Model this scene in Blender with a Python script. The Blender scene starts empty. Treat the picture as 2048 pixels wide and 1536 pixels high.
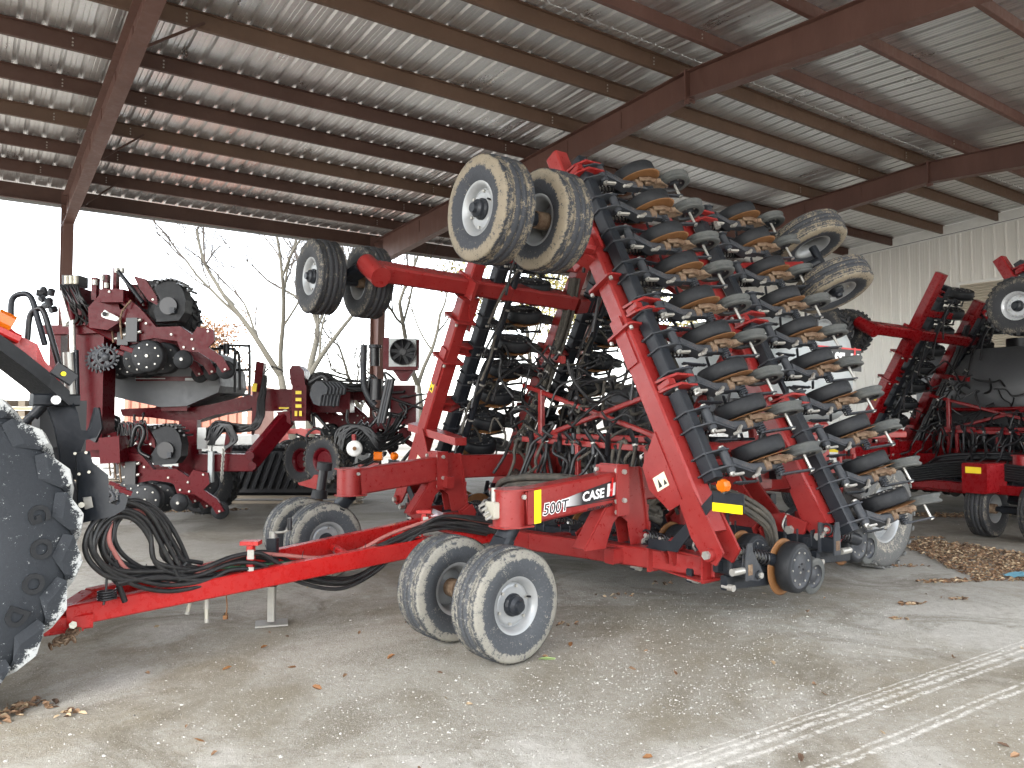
import bpy, math, random
from math import sin, cos, pi, radians, sqrt, atan2
from mathutils import Vector, Matrix
random.seed(7)
rnd = random.uniform
S = bpy.context.scene
COL = S.collection
V = Vector

# ------------------------------------------------------------------ camera
CAM_H, FPX, PITCH = 1.75, 1538.0, math.atan(62/1538.)
cd = bpy.data.cameras.new('camera'); cam = bpy.data.objects.new('camera', cd); COL.objects.link(cam)
cd.sensor_width = 36; cd.lens = 36*FPX/2048; cd.clip_end = 1500; cd.clip_start = .05
cam.location = (0, 0, CAM_H); cam.rotation_euler = (pi/2+PITCH, 0, 0); S.camera = cam

def at(u, v, d):
    """a point seen at photo position u,v, d metres ahead -> real world point"""
    y = (768-v)/FPX
    k = d/(cos(PITCH)-y*sin(PITCH))
    return V(((u-1024)/FPX*k, d, CAM_H+k*(sin(PITCH)+y*cos(PITCH))))

# ------------------------------------------------------------------ materials
def new_mat(name):
    m = bpy.data.materials.new(name); m.use_nodes = True
    return m, m.node_tree, m.node_tree.nodes['Principled BSDF']
def nd(t, kind, **k):
    n = t.nodes.new(kind)
    for a, b in k.items():
        if a in n.inputs: n.inputs[a].default_value = b
        else: setattr(n, a, b)
    return n
def ramp(t, src, stops):
    r = t.nodes.new('ShaderNodeValToRGB'); t.links.new(src, r.inputs[0])
    e = r.color_ramp.elements
    e[0].position, e[0].color = stops[0][0], (*([stops[0][1]]*3 if not hasattr(stops[0][1], '__len__') else stops[0][1]), 1)
    e[1].position, e[1].color = stops[1][0], (*([stops[1][1]]*3 if not hasattr(stops[1][1], '__len__') else stops[1][1]), 1)
    for p, c in stops[2:]:
        x = e.new(p); x.color = (*([c]*3 if not hasattr(c, '__len__') else c), 1)
    return r
def mixc(t, fac, a, b, mode='MIX'):
    m = t.nodes.new('ShaderNodeMix'); m.data_type = 'RGBA'; m.blend_type = mode
    for i, s in ((0, fac), (6, a), (7, b)):
        if hasattr(s, 'links'): t.links.new(s, m.inputs[i])
        elif i: m.inputs[i].default_value = (*s, 1)
        else: m.inputs[i].default_value = s
    return m.outputs[2]
def paint(name, col, rough=.4, metal=0., dust=.25, dcol=(.30, .25, .19), scale=3., bump=.0, spec=.5, speck=None, streak=False):
    """painted / rubber / metal surface with dust and wear of irregular shape"""
    m, t, b = new_mat(name)
    tc = nd(t, 'ShaderNodeTexCoord')
    src = tc.outputs['Object']
    if streak:
        mp = nd(t, 'ShaderNodeMapping'); mp.inputs['Scale'].default_value = (1, 1, .25); t.links.new(src, mp.inputs[0]); src = mp.outputs[0]
    n1 = nd(t, 'ShaderNodeTexNoise', Scale=scale, Detail=8., Roughness=.65); t.links.new(src, n1.inputs['Vector'])
    n2 = nd(t, 'ShaderNodeTexNoise', Scale=scale*9, Detail=6., Roughness=.7); t.links.new(src, n2.inputs['Vector'])
    dark = tuple(c*.72 for c in col)
    c1 = mixc(t, n1.outputs[0], dark, tuple(min(1, c*1.22) for c in col))
    f = ramp(t, n1.outputs[0], [(.42, 0.), (.75, 1.)])
    mul = nd(t, 'ShaderNodeMath', operation='MULTIPLY'); t.links.new(f.outputs[0], mul.inputs[0]); mul.inputs[1].default_value = dust
    f2 = ramp(t, n2.outputs[0], [(.5, 0.), (.72, 1.)])
    mul2 = nd(t, 'ShaderNodeMath', operation='MULTIPLY'); t.links.new(f2.outputs[0], mul2.inputs[0]); mul2.inputs[1].default_value = dust*.9
    mx = nd(t, 'ShaderNodeMath', operation='MAXIMUM'); t.links.new(mul.outputs[0], mx.inputs[0]); t.links.new(mul2.outputs[0], mx.inputs[1])
    c2 = mixc(t, mx.outputs[0], c1, dcol)
    if speck:
        n3 = nd(t, 'ShaderNodeTexNoise', Scale=speck[1], Detail=5., Roughness=.8); t.links.new(src, n3.inputs['Vector'])
        f3 = ramp(t, n3.outputs[0], [(speck[2], 0.), (speck[2]+.04, 1.)])
        c2 = mixc(t, f3.outputs[0], c2, speck[0])
    t.links.new(c2, b.inputs['Base Color'])
    r = ramp(t, n2.outputs[0], [(.3, max(.05, rough-.12)), (.75, min(1, rough+.2))]); t.links.new(r.outputs[0], b.inputs['Roughness'])
    b.inputs['Metallic'].default_value = metal; b.inputs['Specular IOR Level'].default_value = spec
    if bump:
        bp = nd(t, 'ShaderNodeBump', Strength=bump, Distance=.01); t.links.new(n2.outputs[0], bp.inputs['Height']); t.links.new(bp.outputs[0], b.inputs['Normal'])
    return m
def plain(name, col, rough=.5, metal=0., spec=.5, emit=0):
    m, t, b = new_mat(name); b.inputs['Base Color'].default_value = (*col, 1)
    b.inputs['Roughness'].default_value = rough; b.inputs['Metallic'].default_value = metal; b.inputs['Specular IOR Level'].default_value = spec
    return m
def tyre_mat(name, mud, mcol=(.42, .36, .26), r0=.27, r1=.41, base=(.028, .031, .035), cover=.5):
    """rubber, with a dried mud band on the sidewall at radius r0..r1 (object x,z around the axle y)"""
    m, t, b = new_mat(name)
    tc = nd(t, 'ShaderNodeTexCoord'); sp = nd(t, 'ShaderNodeSeparateXYZ'); t.links.new(tc.outputs['Object'], sp.inputs[0])
    cb = nd(t, 'ShaderNodeCombineXYZ'); t.links.new(sp.outputs[0], cb.inputs[0]); t.links.new(sp.outputs[2], cb.inputs[2])
    ln = nd(t, 'ShaderNodeVectorMath', operation='LENGTH'); t.links.new(cb.outputs[0], ln.inputs[0])
    mr = nd(t, 'ShaderNodeMapRange'); mr.inputs[1].default_value = r0; mr.inputs[2].default_value = r1; t.links.new(ln.outputs['Value'], mr.inputs[0])
    band = ramp(t, mr.outputs[0], [(0., 0.), (.36, .05), (.5, 1.), (.74, 1.), (.84, .2), (1., .16)])
    n = nd(t, 'ShaderNodeTexNoise', Scale=13., Detail=10., Roughness=.8); t.links.new(tc.outputs['Object'], n.inputs['Vector'])
    n2 = nd(t, 'ShaderNodeTexNoise', Scale=55., Detail=6., Roughness=.8); t.links.new(tc.outputs['Object'], n2.inputs['Vector'])
    a = nd(t, 'ShaderNodeMath', operation='ADD'); t.links.new(n.outputs[0], a.inputs[0]); t.links.new(n2.outputs[0], a.inputs[1])
    b2 = nd(t, 'ShaderNodeMath', operation='MULTIPLY_ADD'); t.links.new(band.outputs[0], b2.inputs[0]); b2.inputs[1].default_value = mud; t.links.new(a.outputs[0], b2.inputs[2])
    f = ramp(t, b2.outputs[0], [(0, 0.), (1, 1.)])
    mr2 = nd(t, 'ShaderNodeMapRange'); mr2.inputs[1].default_value = 1.0+mud*cover; mr2.inputs[2].default_value = 1.07+mud*cover; t.links.new(b2.outputs[0], mr2.inputs[0])
    dusty = mixc(t, n2.outputs[0], base, tuple(min(1, c*2.6+.009) for c in base))
    mudc = mixc(t, n.outputs[0], tuple(c*.65 for c in mcol), tuple(min(1, c*1.25) for c in mcol))
    c = mixc(t, mr2.outputs[0], dusty, mudc)
    t.links.new(c, b.inputs['Base Color']); b.inputs['Roughness'].default_value = .75
    bp = nd(t, 'ShaderNodeBump', Strength=.35, Distance=.006); t.links.new(a.outputs[0], bp.inputs['Height']); t.links.new(bp.outputs[0], b.inputs['Normal'])
    return m

M = {}
M['red'] = paint('faded_red_paint', (.235, .014, .013), .34, dust=.16, dcol=(.36, .13, .11), scale=2.5, speck=((.45, .3, .27), 60., .72))
M['red2'] = paint('new_red_paint', (.17, .004, .006), .28, dust=.0, scale=2., spec=.3)
M['hred'] = paint('hitch_red_paint', (.42, .009, .009), .28, dust=.06, scale=2.)
M['dred'] = paint('deep_red_paint', (.08, .0022, .0055), .3, dust=.0, scale=2., spec=.15)
M['black'] = paint('black_steel_paint', (.009, .0115, .016), .42, dust=.14, dcol=(.09, .088, .085), scale=4., spec=.35)
M['gsteel'] = paint('dusty_grey_black_steel', (.026, .030, .037), .5, dust=.3, dcol=(.13, .12, .11), scale=6., spec=.4, speck=((.34, .2, .12), 22., .66))
M['rust'] = paint('rusty_blade_steel', (.19, .078, .022), .62, dust=.3, dcol=(.30, .19, .09), scale=9., bump=.3)
M['rustd'] = paint('dark_rust_casting', (.12, .065, .035), .8, dust=.55, dcol=(.40, .32, .22), scale=14., bump=.6)
M['rubber'] = paint('black_rubber', (.0095, .0105, .0125), .6, dust=.12, dcol=(.07, .07, .068), scale=5., bump=.1, spec=.35)
M['grub'] = paint('dusty_grey_rubber', (.058, .062, .061), .8, dust=.45, dcol=(.16, .155, .135), scale=7., bump=.25, speck=((.4, .35, .26), 30., .66))
M['hose'] = paint('dusty_black_hose', (.012, .0125, .014), .45, dust=.3, dcol=(.09, .085, .075), scale=10., bump=.1)
M['hoseg'] = paint('grey_seed_hose', (.045, .042, .036), .75, dust=.6, dcol=(.16, .135, .1), scale=9., bump=.25)
M['hosek'] = paint('shiny_black_hose', (.006, .006, .007), .35, dust=.04, dcol=(.06, .06, .06), scale=8.)
M['pinkh'] = paint('faded_pink_hose', (.36, .12, .105), .55, dust=.2, dcol=(.4, .3, .26), scale=8.)
M['greenh'] = paint('green_hose', (.04, .14, .07), .55, dust=.2, scale=8.)
M['zinc'] = paint('zinc_plated_steel', (.40, .39, .36), .35, metal=.5, dust=.3, dcol=(.4, .35, .27), scale=20.)
M['chrome'] = plain('bright_chrome', (.8, .8, .8), .12, 1.)
M['rimg'] = paint('silver_wheel_paint', (.3, .31, .315), .38, metal=.3, dust=.3, dcol=(.3, .27, .22), scale=5.)
M['rimb'] = paint('polished_silver_wheel', (.42, .43, .44), .3, metal=.25, dust=.03, scale=3.)
M['white'] = paint('white_paint', (.75, .75, .72), .4, dust=.1, scale=4.)
M['yel'] = plain('yellow_reflector', (.9, .68, .0), .4)
M['ystick'] = plain('yellow_sticker', (.75, .55, .02), .45)
M['cream'] = plain('cream_sticker', (.75, .68, .5), .5)
M['ink'] = plain('black_ink', (.012, .012, .014), .4)
M['wink'] = plain('white_ink', (.85, .85, .84), .4)
M['rink'] = plain('red_ink', (.6, .02, .02), .4)
M['amber'] = plain('amber_lens', (.75, .16, .005), .2); M['amber'].node_tree.nodes['Principled BSDF'].inputs['Transmission Weight'].default_value = .25
M['lgrey'] = paint('light_grey_tank_plastic', (.42, .45, .45), .45, dust=.15, scale=1.5)
M['mgrey'] = paint('grey_tank_plastic', (.085, .089, .095), .5, dust=.12, dcol=(.16, .15, .14), scale=1.5)
M['brown'] = paint('red_brown_primer', (.108, .049, .037), .55, dust=.35, dcol=(.175, .095, .075), scale=1.2, streak=True, bump=.05)
M['brown2'] = paint('dark_brown_purlin', (.07, .032, .022), .6, dust=.3, dcol=(.11, .062, .044), scale=1.2)
M['ochre'] = paint('ochre_brown_purlin', (.105, .060, .038), .6, dust=.35, dcol=(.15, .09, .06), scale=1.5)
M['valve'] = paint('cast_alloy', (.5, .48, .4), .5, metal=.3, dust=.4, scale=15.)
M['t_near'] = tyre_mat('tyre_dried_mud_band', .24, (.23, .218, .185), .25, .43, (.024, .0265, .030), .5)
M['t_mud'] = tyre_mat('tyre_caked_mud', .3, (.205, .17, .12), .2, .44, (.012, .0135, .017), .5)
M['t_dark'] = tyre_mat('tyre_dark', .14, (.15, .13, .1), .2, .44, (.008, .0085, .010), 1.1)
M['t_lug'] = tyre_mat('tyre_grey_lug', .15, (.3, .27, .22), .2, .5, (.05, .05, .048), .9)
M['t_big'] = tyre_mat('tractor_tyre_rubber', .30, (.45, .46, .45), .78, 1.2, (.007, .009, .012), .6)

# ------------------------------------------------------------------ mesh helpers
class MB:
    def __init__(s): s.v = []; s.f = []; s.m = []; s.sm = []; s.mats = []
    def mi(s, m):
        m = M[m] if isinstance(m, str) else m
        if m not in s.mats: s.mats.append(m)
        return s.mats.index(m)
    def add(s, vs, fs, mat, smooth=False):
        o = len(s.v); k = s.mi(mat)
        s.v += [tuple(x) for x in vs]
        for f in fs: s.f.append(tuple(i+o for i in f)); s.m.append(k); s.sm.append(smooth)
        return s
    def box(s, c, d, mat, rot=None, ch=.0):
        x, y, z = (q/2 for q in d)
        if ch:
            return s.beam(V(c)-(rot @ V((x, 0, 0)) if rot else V((x, 0, 0))), V(c)+(rot @ V((x, 0, 0)) if rot else V((x, 0, 0))), d[1], d[2], mat, up=(rot @ V((0, 0, 1)) if rot else V((0, 0, 1))), ch=ch)
        vs = [V((i*x, j*y, k*z)) for i in (-1, 1) for j in (-1, 1) for k in (-1, 1)]
        if rot: vs = [rot @ q for q in vs]
        vs = [V(c)+q for q in vs]
        return s.add(vs, [(0, 1, 3, 2), (4, 6, 7, 5), (0, 4, 5, 1), (2, 3, 7, 6), (0, 2, 6, 4), (1, 5, 7, 3)], mat)
    def beam(s, p, q, w, h, mat, up=(0, 0, 1), ch=.012, w2=None, h2=None):
        """square tube p->q, width w sideways, h along up, chamfered arrises"""
        p, q = V(p), V(q); d = (q-p).normalized(); up = V(up)
        if abs(d.dot(up.normalized())) > .97: up = V((0, 1, 0)) if abs(d.y) < .9 else V((1, 0, 0))
        sd = d.cross(up).normalized(); up = sd.cross(d).normalized()
        vs = []
        for o, ww, hh in ((p, w, h), (q, w2 or w, h2 or h)):
            a, b = ww/2, hh/2; c = min(ch, a*.45, b*.45)
            for x, y in ((-a+c, -b), (a-c, -b), (a, -b+c), (a, b-c), (a-c, b), (-a+c, b), (-a, b-c), (-a, -b+c)):
                vs.append(o+sd*x+up*y)
        fs = [(i, (i+1) % 8, 8+(i+1) % 8, 8+i) for i in range(8)]+[tuple(range(7, -1, -1)), tuple(range(8, 16))]
        return s.add(vs, fs, mat)
    def cyl(s, p, q, r, mat, n=14, r2=None, caps=True, smooth=True):
        p, q = V(p), V(q); d = (q-p).normalized()
        a = d.orthogonal().normalized(); b = d.cross(a); r2 = r if r2 is None else r2
        vs = [p+(a*cos(t)+b*sin(t))*r for t in (2*pi*i/n for i in range(n))]+[q+(a*cos(t)+b*sin(t))*r2 for t in (2*pi*i/n for i in range(n))]
        s.add(vs, [(i, (i+1) % n, n+(i+1) % n, n+i) for i in range(n)], mat, smooth)
        if caps: s.add(vs, [tuple(range(n-1, -1, -1)), tuple(range(n, 2*n))], mat)
        return s
    def tube(s, pts, r, mat, n=7, sub=5, taper=None, close=False):
        pts = [V(p) for p in pts]
        if sub > 1 and len(pts) > 2:
            o = []
            for i in range(len(pts)-1):
                p0, p1, p2, p3 = pts[max(i-1, 0)], pts[i], pts[i+1], pts[min(i+2, len(pts)-1)]
                for k in range(sub):
                    t = k/sub
                    o.append(.5*((2*p1)+(p2-p0)*t+(2*p0-5*p1+4*p2-p3)*t*t+(3*p1-p0-3*p2+p3)*t**3))
            o.append(pts[-1]); pts = o
        vs = []; a = None
        for i, p in enumerate(pts):
            d = (pts[min(i+1, len(pts)-1)]-pts[max(i-1, 0)])
            d = d.normalized() if d.length > 1e-9 else V((0, 0, 1))
            a = d.orthogonal().normalized() if a is None else (a-d*a.dot(d)).normalized()
            b = d.cross(a); rr = r if taper is None else r+(taper-r)*i/(len(pts)-1)
            vs += [p+(a*cos(2*pi*k/n)+b*sin(2*pi*k/n))*rr for k in range(n)]
        fs = [(i*n+k, i*n+(k+1) % n, (i+1)*n+(k+1) % n, (i+1)*n+k) for i in range(len(pts)-1) for k in range(n)]
        s.add(vs, fs, mat, True)
        return s.add(vs, [tuple(range(n-1, -1, -1)), tuple(range(len(vs)-n, len(vs)))], mat)
    def lathe(s, prof, mat, n=40, c=(0, 0, 0), smooth=True, T=None):
        """profile [(r, y)] about the y axis"""
        vs = []
        for i in range(n):
            t = 2*pi*i/n
            for r, y in prof: vs.append(V((r*cos(t), y, r*sin(t))))
        k = len(prof)
        vs = [(T @ q if T else q)+V(c) for q in vs]
        return s.add(vs, [(i*k+j, i*k+j+1, ((i+1) % n)*k+j+1, ((i+1) % n)*k+j) for i in range(n) for j in range(k-1)], mat, smooth)
    def plate(s, pts, th, mat, nrm=(0, 1, 0)):
        """flat polygon with thickness th along nrm (centred)"""
        nrm = V(nrm).normalized()*th/2; n = len(pts); pts = [V(p) for p in pts]
        vs = [p-nrm for p in pts]+[p+nrm for p in pts]
        return s.add(vs, [tuple(range(n-1, -1, -1)), tuple(range(n, 2*n))]+[(i, (i+1) % n, n+(i+1) % n, n+i) for i in range(n)], mat)
    def bolt(s, p, d, r=.018, l=.02, mat='zinc'):
        p = V(p); d = V(d).normalized()
        return s.cyl(p, p+d*l, r, mat, n=6, smooth=False)
    def helix(s, p, q, R, r, turns, mat, n=5):
        p, q = V(p), V(q); d = (q-p).normalized(); a = d.orthogonal().normalized(); b = d.cross(a); st = 10
        pts = [p+(q-p)*(i/(turns*st))+(a*cos(2*pi*i/st)+b*sin(2*pi*i/st))*R for i in range(turns*st+1)]
        return s.tube(pts, r, mat, n=n, sub=1)
    def mesh(s, name, inv=None):
        me = bpy.data.meshes.new(name)
        vs = [inv @ V(q) for q in s.v] if inv else s.v
        me.from_pydata([tuple(q) for q in vs], [], s.f)
        for m in s.mats: me.materials.append(m)
        me.polygons.foreach_set('material_index', s.m); me.polygons.foreach_set('use_smooth', s.sm); me.update()
        import bmesh
        bm = bmesh.new(); bm.from_mesh(me); bmesh.ops.recalc_face_normals(bm, faces=bm.faces); bm.to_mesh(me); bm.free()
        return me
    def build(s, name, parent=None, world=False, **k):
        inv = parent.matrix_basis.inverted() if (world and parent) else None
        return obj(name, s.mesh(name, inv), parent, **k)
def obj(name, me, parent=None, loc=None, rot=None, **k):
    o = bpy.data.objects.new(name, me); COL.objects.link(o)
    if parent: o.parent = parent
    if loc is not None: o.location = loc
    if rot is not None: o.rotation_euler = rot
    return tag(o, **k)
def tag(o, label=None, cat=None, group=None, kind=None):
    for n, q in (('label', label), ('category', cat), ('group', group), ('kind', kind)):
        if q: o[n] = q
    return o
def thing(name, loc, rz, label, cat, group=None):
    o = bpy.data.objects.new(name, None); COL.objects.link(o); o.empty_display_size = .3
    o.location = loc; o.rotation_euler = (0, 0, rz); o.matrix_basis = Matrix.Translation(V(loc)) @ Matrix.Rotation(rz, 4, 'Z')
    return tag(o, label, cat, group)
def copy_tree(o, parent=None):
    c = o.copy(); COL.objects.link(c); c.parent = parent
    for ch in [x for x in list(bpy.data.objects) if x.parent == o]: copy_tree(ch, c)
    return c
def RX(a): return Matrix.Rotation(a, 3, 'X')
def RY(a): return Matrix.Rotation(a, 3, 'Y')
def RZ(a): return Matrix.Rotation(a, 3, 'Z')

def text_mesh(txt, size, mat, shear=0., bold=0., ext=.0015, name='lettering'):
    c = bpy.data.curves.new('t', 'FONT'); c.body = txt; c.size = size; c.shear = shear; c.offset = bold; c.extrude = ext; c.resolution_u = 3
    o = bpy.data.objects.new('t', c); COL.objects.link(o)
    dg = bpy.context.evaluated_depsgraph_get(); dg.update()
    me = bpy.data.meshes.new_from_object(o.evaluated_get(dg)); me.name = name
    me.materials.clear(); me.materials.append(M[mat] if isinstance(mat, str) else mat)
    bpy.data.objects.remove(o); return me
def put_text(txt, size, mat, parent, org, xdir, ydir, shear=0., bold=0., ext=.0015, sx=1., name='lettering'):
    """text lying in the plane of xdir,ydir with its origin at org (parent space)"""
    me = text_mesh(txt, size, mat, shear, bold, ext, name)
    x = V(xdir).normalized(); y = V(ydir); y = (y-x*y.dot(x)).normalized(); z = x.cross(y)
    T = Matrix(((x.x*sx, y.x, z.x, org[0]), (x.y*sx, y.y, z.y, org[1]), (x.z*sx, y.z, z.z, org[2]), (0, 0, 0, 1)))
    me.transform(T)
    return obj(name, me, parent)

# ------------------------------------------------------------------ wheels (axle = y, outer face = -y)
def tyre_mb(R, w, rim, mat, ribs=4, lug=0, flat=.0):
    b = MB(); h = w/2; sh = R-rim
    prof = [(rim-.01, -h*.72), (rim+.015, -h*.86), (rim+sh*.35, -h*.99), (rim+sh*.62, -h), (R-sh*.16, -h*.93), (R-sh*.05, -h*.8)]
    if ribs:
        tw = h*1.5; k = ribs
        for i in range(k):
            y0 = -tw/2+tw*i/k; y1 = -tw/2+tw*(i+1)/k-.014
            e = .012*abs((i+.5)/k-.5)*2*2
            prof += [(R-.012-e, y0-.001), (R-e, y0+.003), (R-e, y1), (R-.014-e, y1+.004)]
    else: prof += [(R-.03, -h*.7), (R-.02, 0), (R-.03, h*.7)]
    prof += [(R-sh*.05, h*.8), (R-sh*.16, h*.93), (rim+sh*.62, h), (rim+sh*.35, h*.99), (rim+.015, h*.86), (rim-.01, h*.72)]
    b.lathe(prof, mat, n=56)
    if lug:
        for i in range(lug):
            for sgn in (-1, 1):
                t = 2*pi*(i+(.5 if sgn > 0 else 0))/lug
                rot = RY(-t)
                c = rot @ V((R-.025, 0, 0))
                q = [(R-.03, sgn*h*.04, -.02), (R-.03, sgn*h*.95, .05), (R-.03, sgn*h*.95, .05+.06), (R-.03, sgn*h*.04, .03)]
                q2 = [(R+.01, sgn*h*.06, -.015), (R-.004, sgn*h*.97, .055), (R-.004, sgn*h*.97, .1), (R+.01, sgn*h*.06, .025)]
                b.add([rot @ V(x) for x in q+q2], [(0, 1, 2, 3), (4, 7, 6, 5), (0, 4, 5, 1), (1, 5, 6, 2), (2, 6, 7, 3), (3, 7, 4, 0)], mat)
    if flat:
        b.v = [(x, y*(1+.12*max(0, (-(z+R*.72))/(R*.28))), max(z, -R+flat)) for x, y, z in b.v]
    return b
def rim_mb(rim, w, mat='rimg', hubm='black', out=-1, bolts=6, hub=.07, disc_y=.045):
    """dished steel rim: deep dish, centre disc, bolts, hub; out=-1 means hub shows on -y"""
    b = MB(); h = w/2
    b.lathe([(rim+.012, -h*.8), (rim+.014, -h*.74), (rim-.012, -h*.7), (rim-.035, -h*.45), (rim-.04, -h*.1), (rim-.05, h*.1), (rim-.035, h*.45), (rim-.012, h*.7), (rim+.014, h*.74), (rim+.012, h*.8), (rim-.02, h*.78), (rim-.045, h*.4), (rim-.06, 0), (rim-.045, -h*.4), (rim-.02, -h*.78), (rim+.012, -h*.8)], mat, n=48)
    y = out*h*disc_y*10
    b.lathe([(rim-.045, y+.012), (rim-.06, y-out*-.006), (rim*.62, y+out*.004), (hub*1.2, y+out*.004), (0.001, y+out*.004)], mat, n=40)
    b.lathe([(rim-.045, y-out*.006), (rim*.62, y-out*.012), (.001, y-out*.012)], mat, n=40)
    if hubm:
        b.lathe([(hub*1.15, y), (hub*1.15, y+out*.02), (hub, y+out*.035), (hub*.95, y+out*.06), (hub*.6, y+out*.075), (hub*.5, y+out*.1), (.001, y+out*.1)], hubm, n=20, smooth=False)
        for i in range(bolts):
            t = 2*pi*i/bolts+.3; b.bolt((cos(t)*hub*1.9, y+out*.004, sin(t)*hub*1.9), (0, out, 0), .012, .016)
        b.cyl((rim*.62, y+out*.005, rim*.2), (rim*.66, y+out*.05, rim*.22), .008, 'ink', n=6)
    return b
WC = {}
def wheel(parent, name, R, w, rim, tm, rot=None, loc=(0, 0, 0), ribs=4, lug=0, rmat='rimg', out=-1, hubm='black', flat=0, bolts=6, disc_y=.045, sub=True, hub=.07):
    key = (R, w, rim, tm, ribs, lug, rmat, out, hubm, flat, bolts, disc_y)
    if key not in WC:
        WC[key] = (tyre_mb(R, w, rim, tm, ribs, lug, flat).mesh('tyre'), rim_mb(rim, w, rmat, hubm, out, bolts, hub, disc_y).mesh('rim'))
    o = obj(name, WC[key][0], parent, loc=loc)
    if rot is not None: o.rotation_euler = rot.to_euler() if hasattr(rot, 'to_euler') else rot
    obj('rim', WC[key][1], o)
    return o
# ------------------------------------------------------------------ light and sky
W = bpy.data.worlds.new('World'); S.world = W; W.use_nodes = True
wt = W.node_tree; bg = wt.nodes['Background']
sky = wt.nodes.new('ShaderNodeTexSky'); sky.sky_type = 'NISHITA'; sky.sun_disc = False
SUN_EL, SUN_AZ = radians(42), radians(205)      # azimuth clockwise from +Y
sky.sun_elevation = SUN_EL; sky.sun_rotation = SUN_AZ; sky.air_density = 1.; sky.dust_density = 1.2; sky.ozone_density = .6
hs = wt.nodes.new('ShaderNodeHueSaturation'); hs.inputs['Saturation'].default_value = .28; hs.inputs['Value'].default_value = 1.15
wt.links.new(sky.outputs[0], hs.inputs['Color']); wt.links.new(hs.outputs[0], bg.inputs[0]); bg.inputs[1].default_value = .15
sl = bpy.data.lights.new('sun', 'SUN'); sl.energy = 1.3; sl.angle = radians(40); sl.color = (1, .965, .92)
so = bpy.data.objects.new('sun', sl); COL.objects.link(so)
sd = V((sin(SUN_AZ)*cos(SUN_EL), cos(SUN_AZ)*cos(SUN_EL), sin(SUN_EL)))
so.rotation_euler = (-sd).to_track_quat('-Z', 'Y').to_euler(); so.location = sd*60
S.view_settings.view_transform = 'Standard'; S.view_settings.look = 'None'; S.view_settings.gamma = 1; S.view_settings.exposure = 2.6
try:
    S.cycles.max_bounces = 6; S.cycles.diffuse_bounces = 3; S.cycles.glossy_bounces = 3
except Exception: pass

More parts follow.
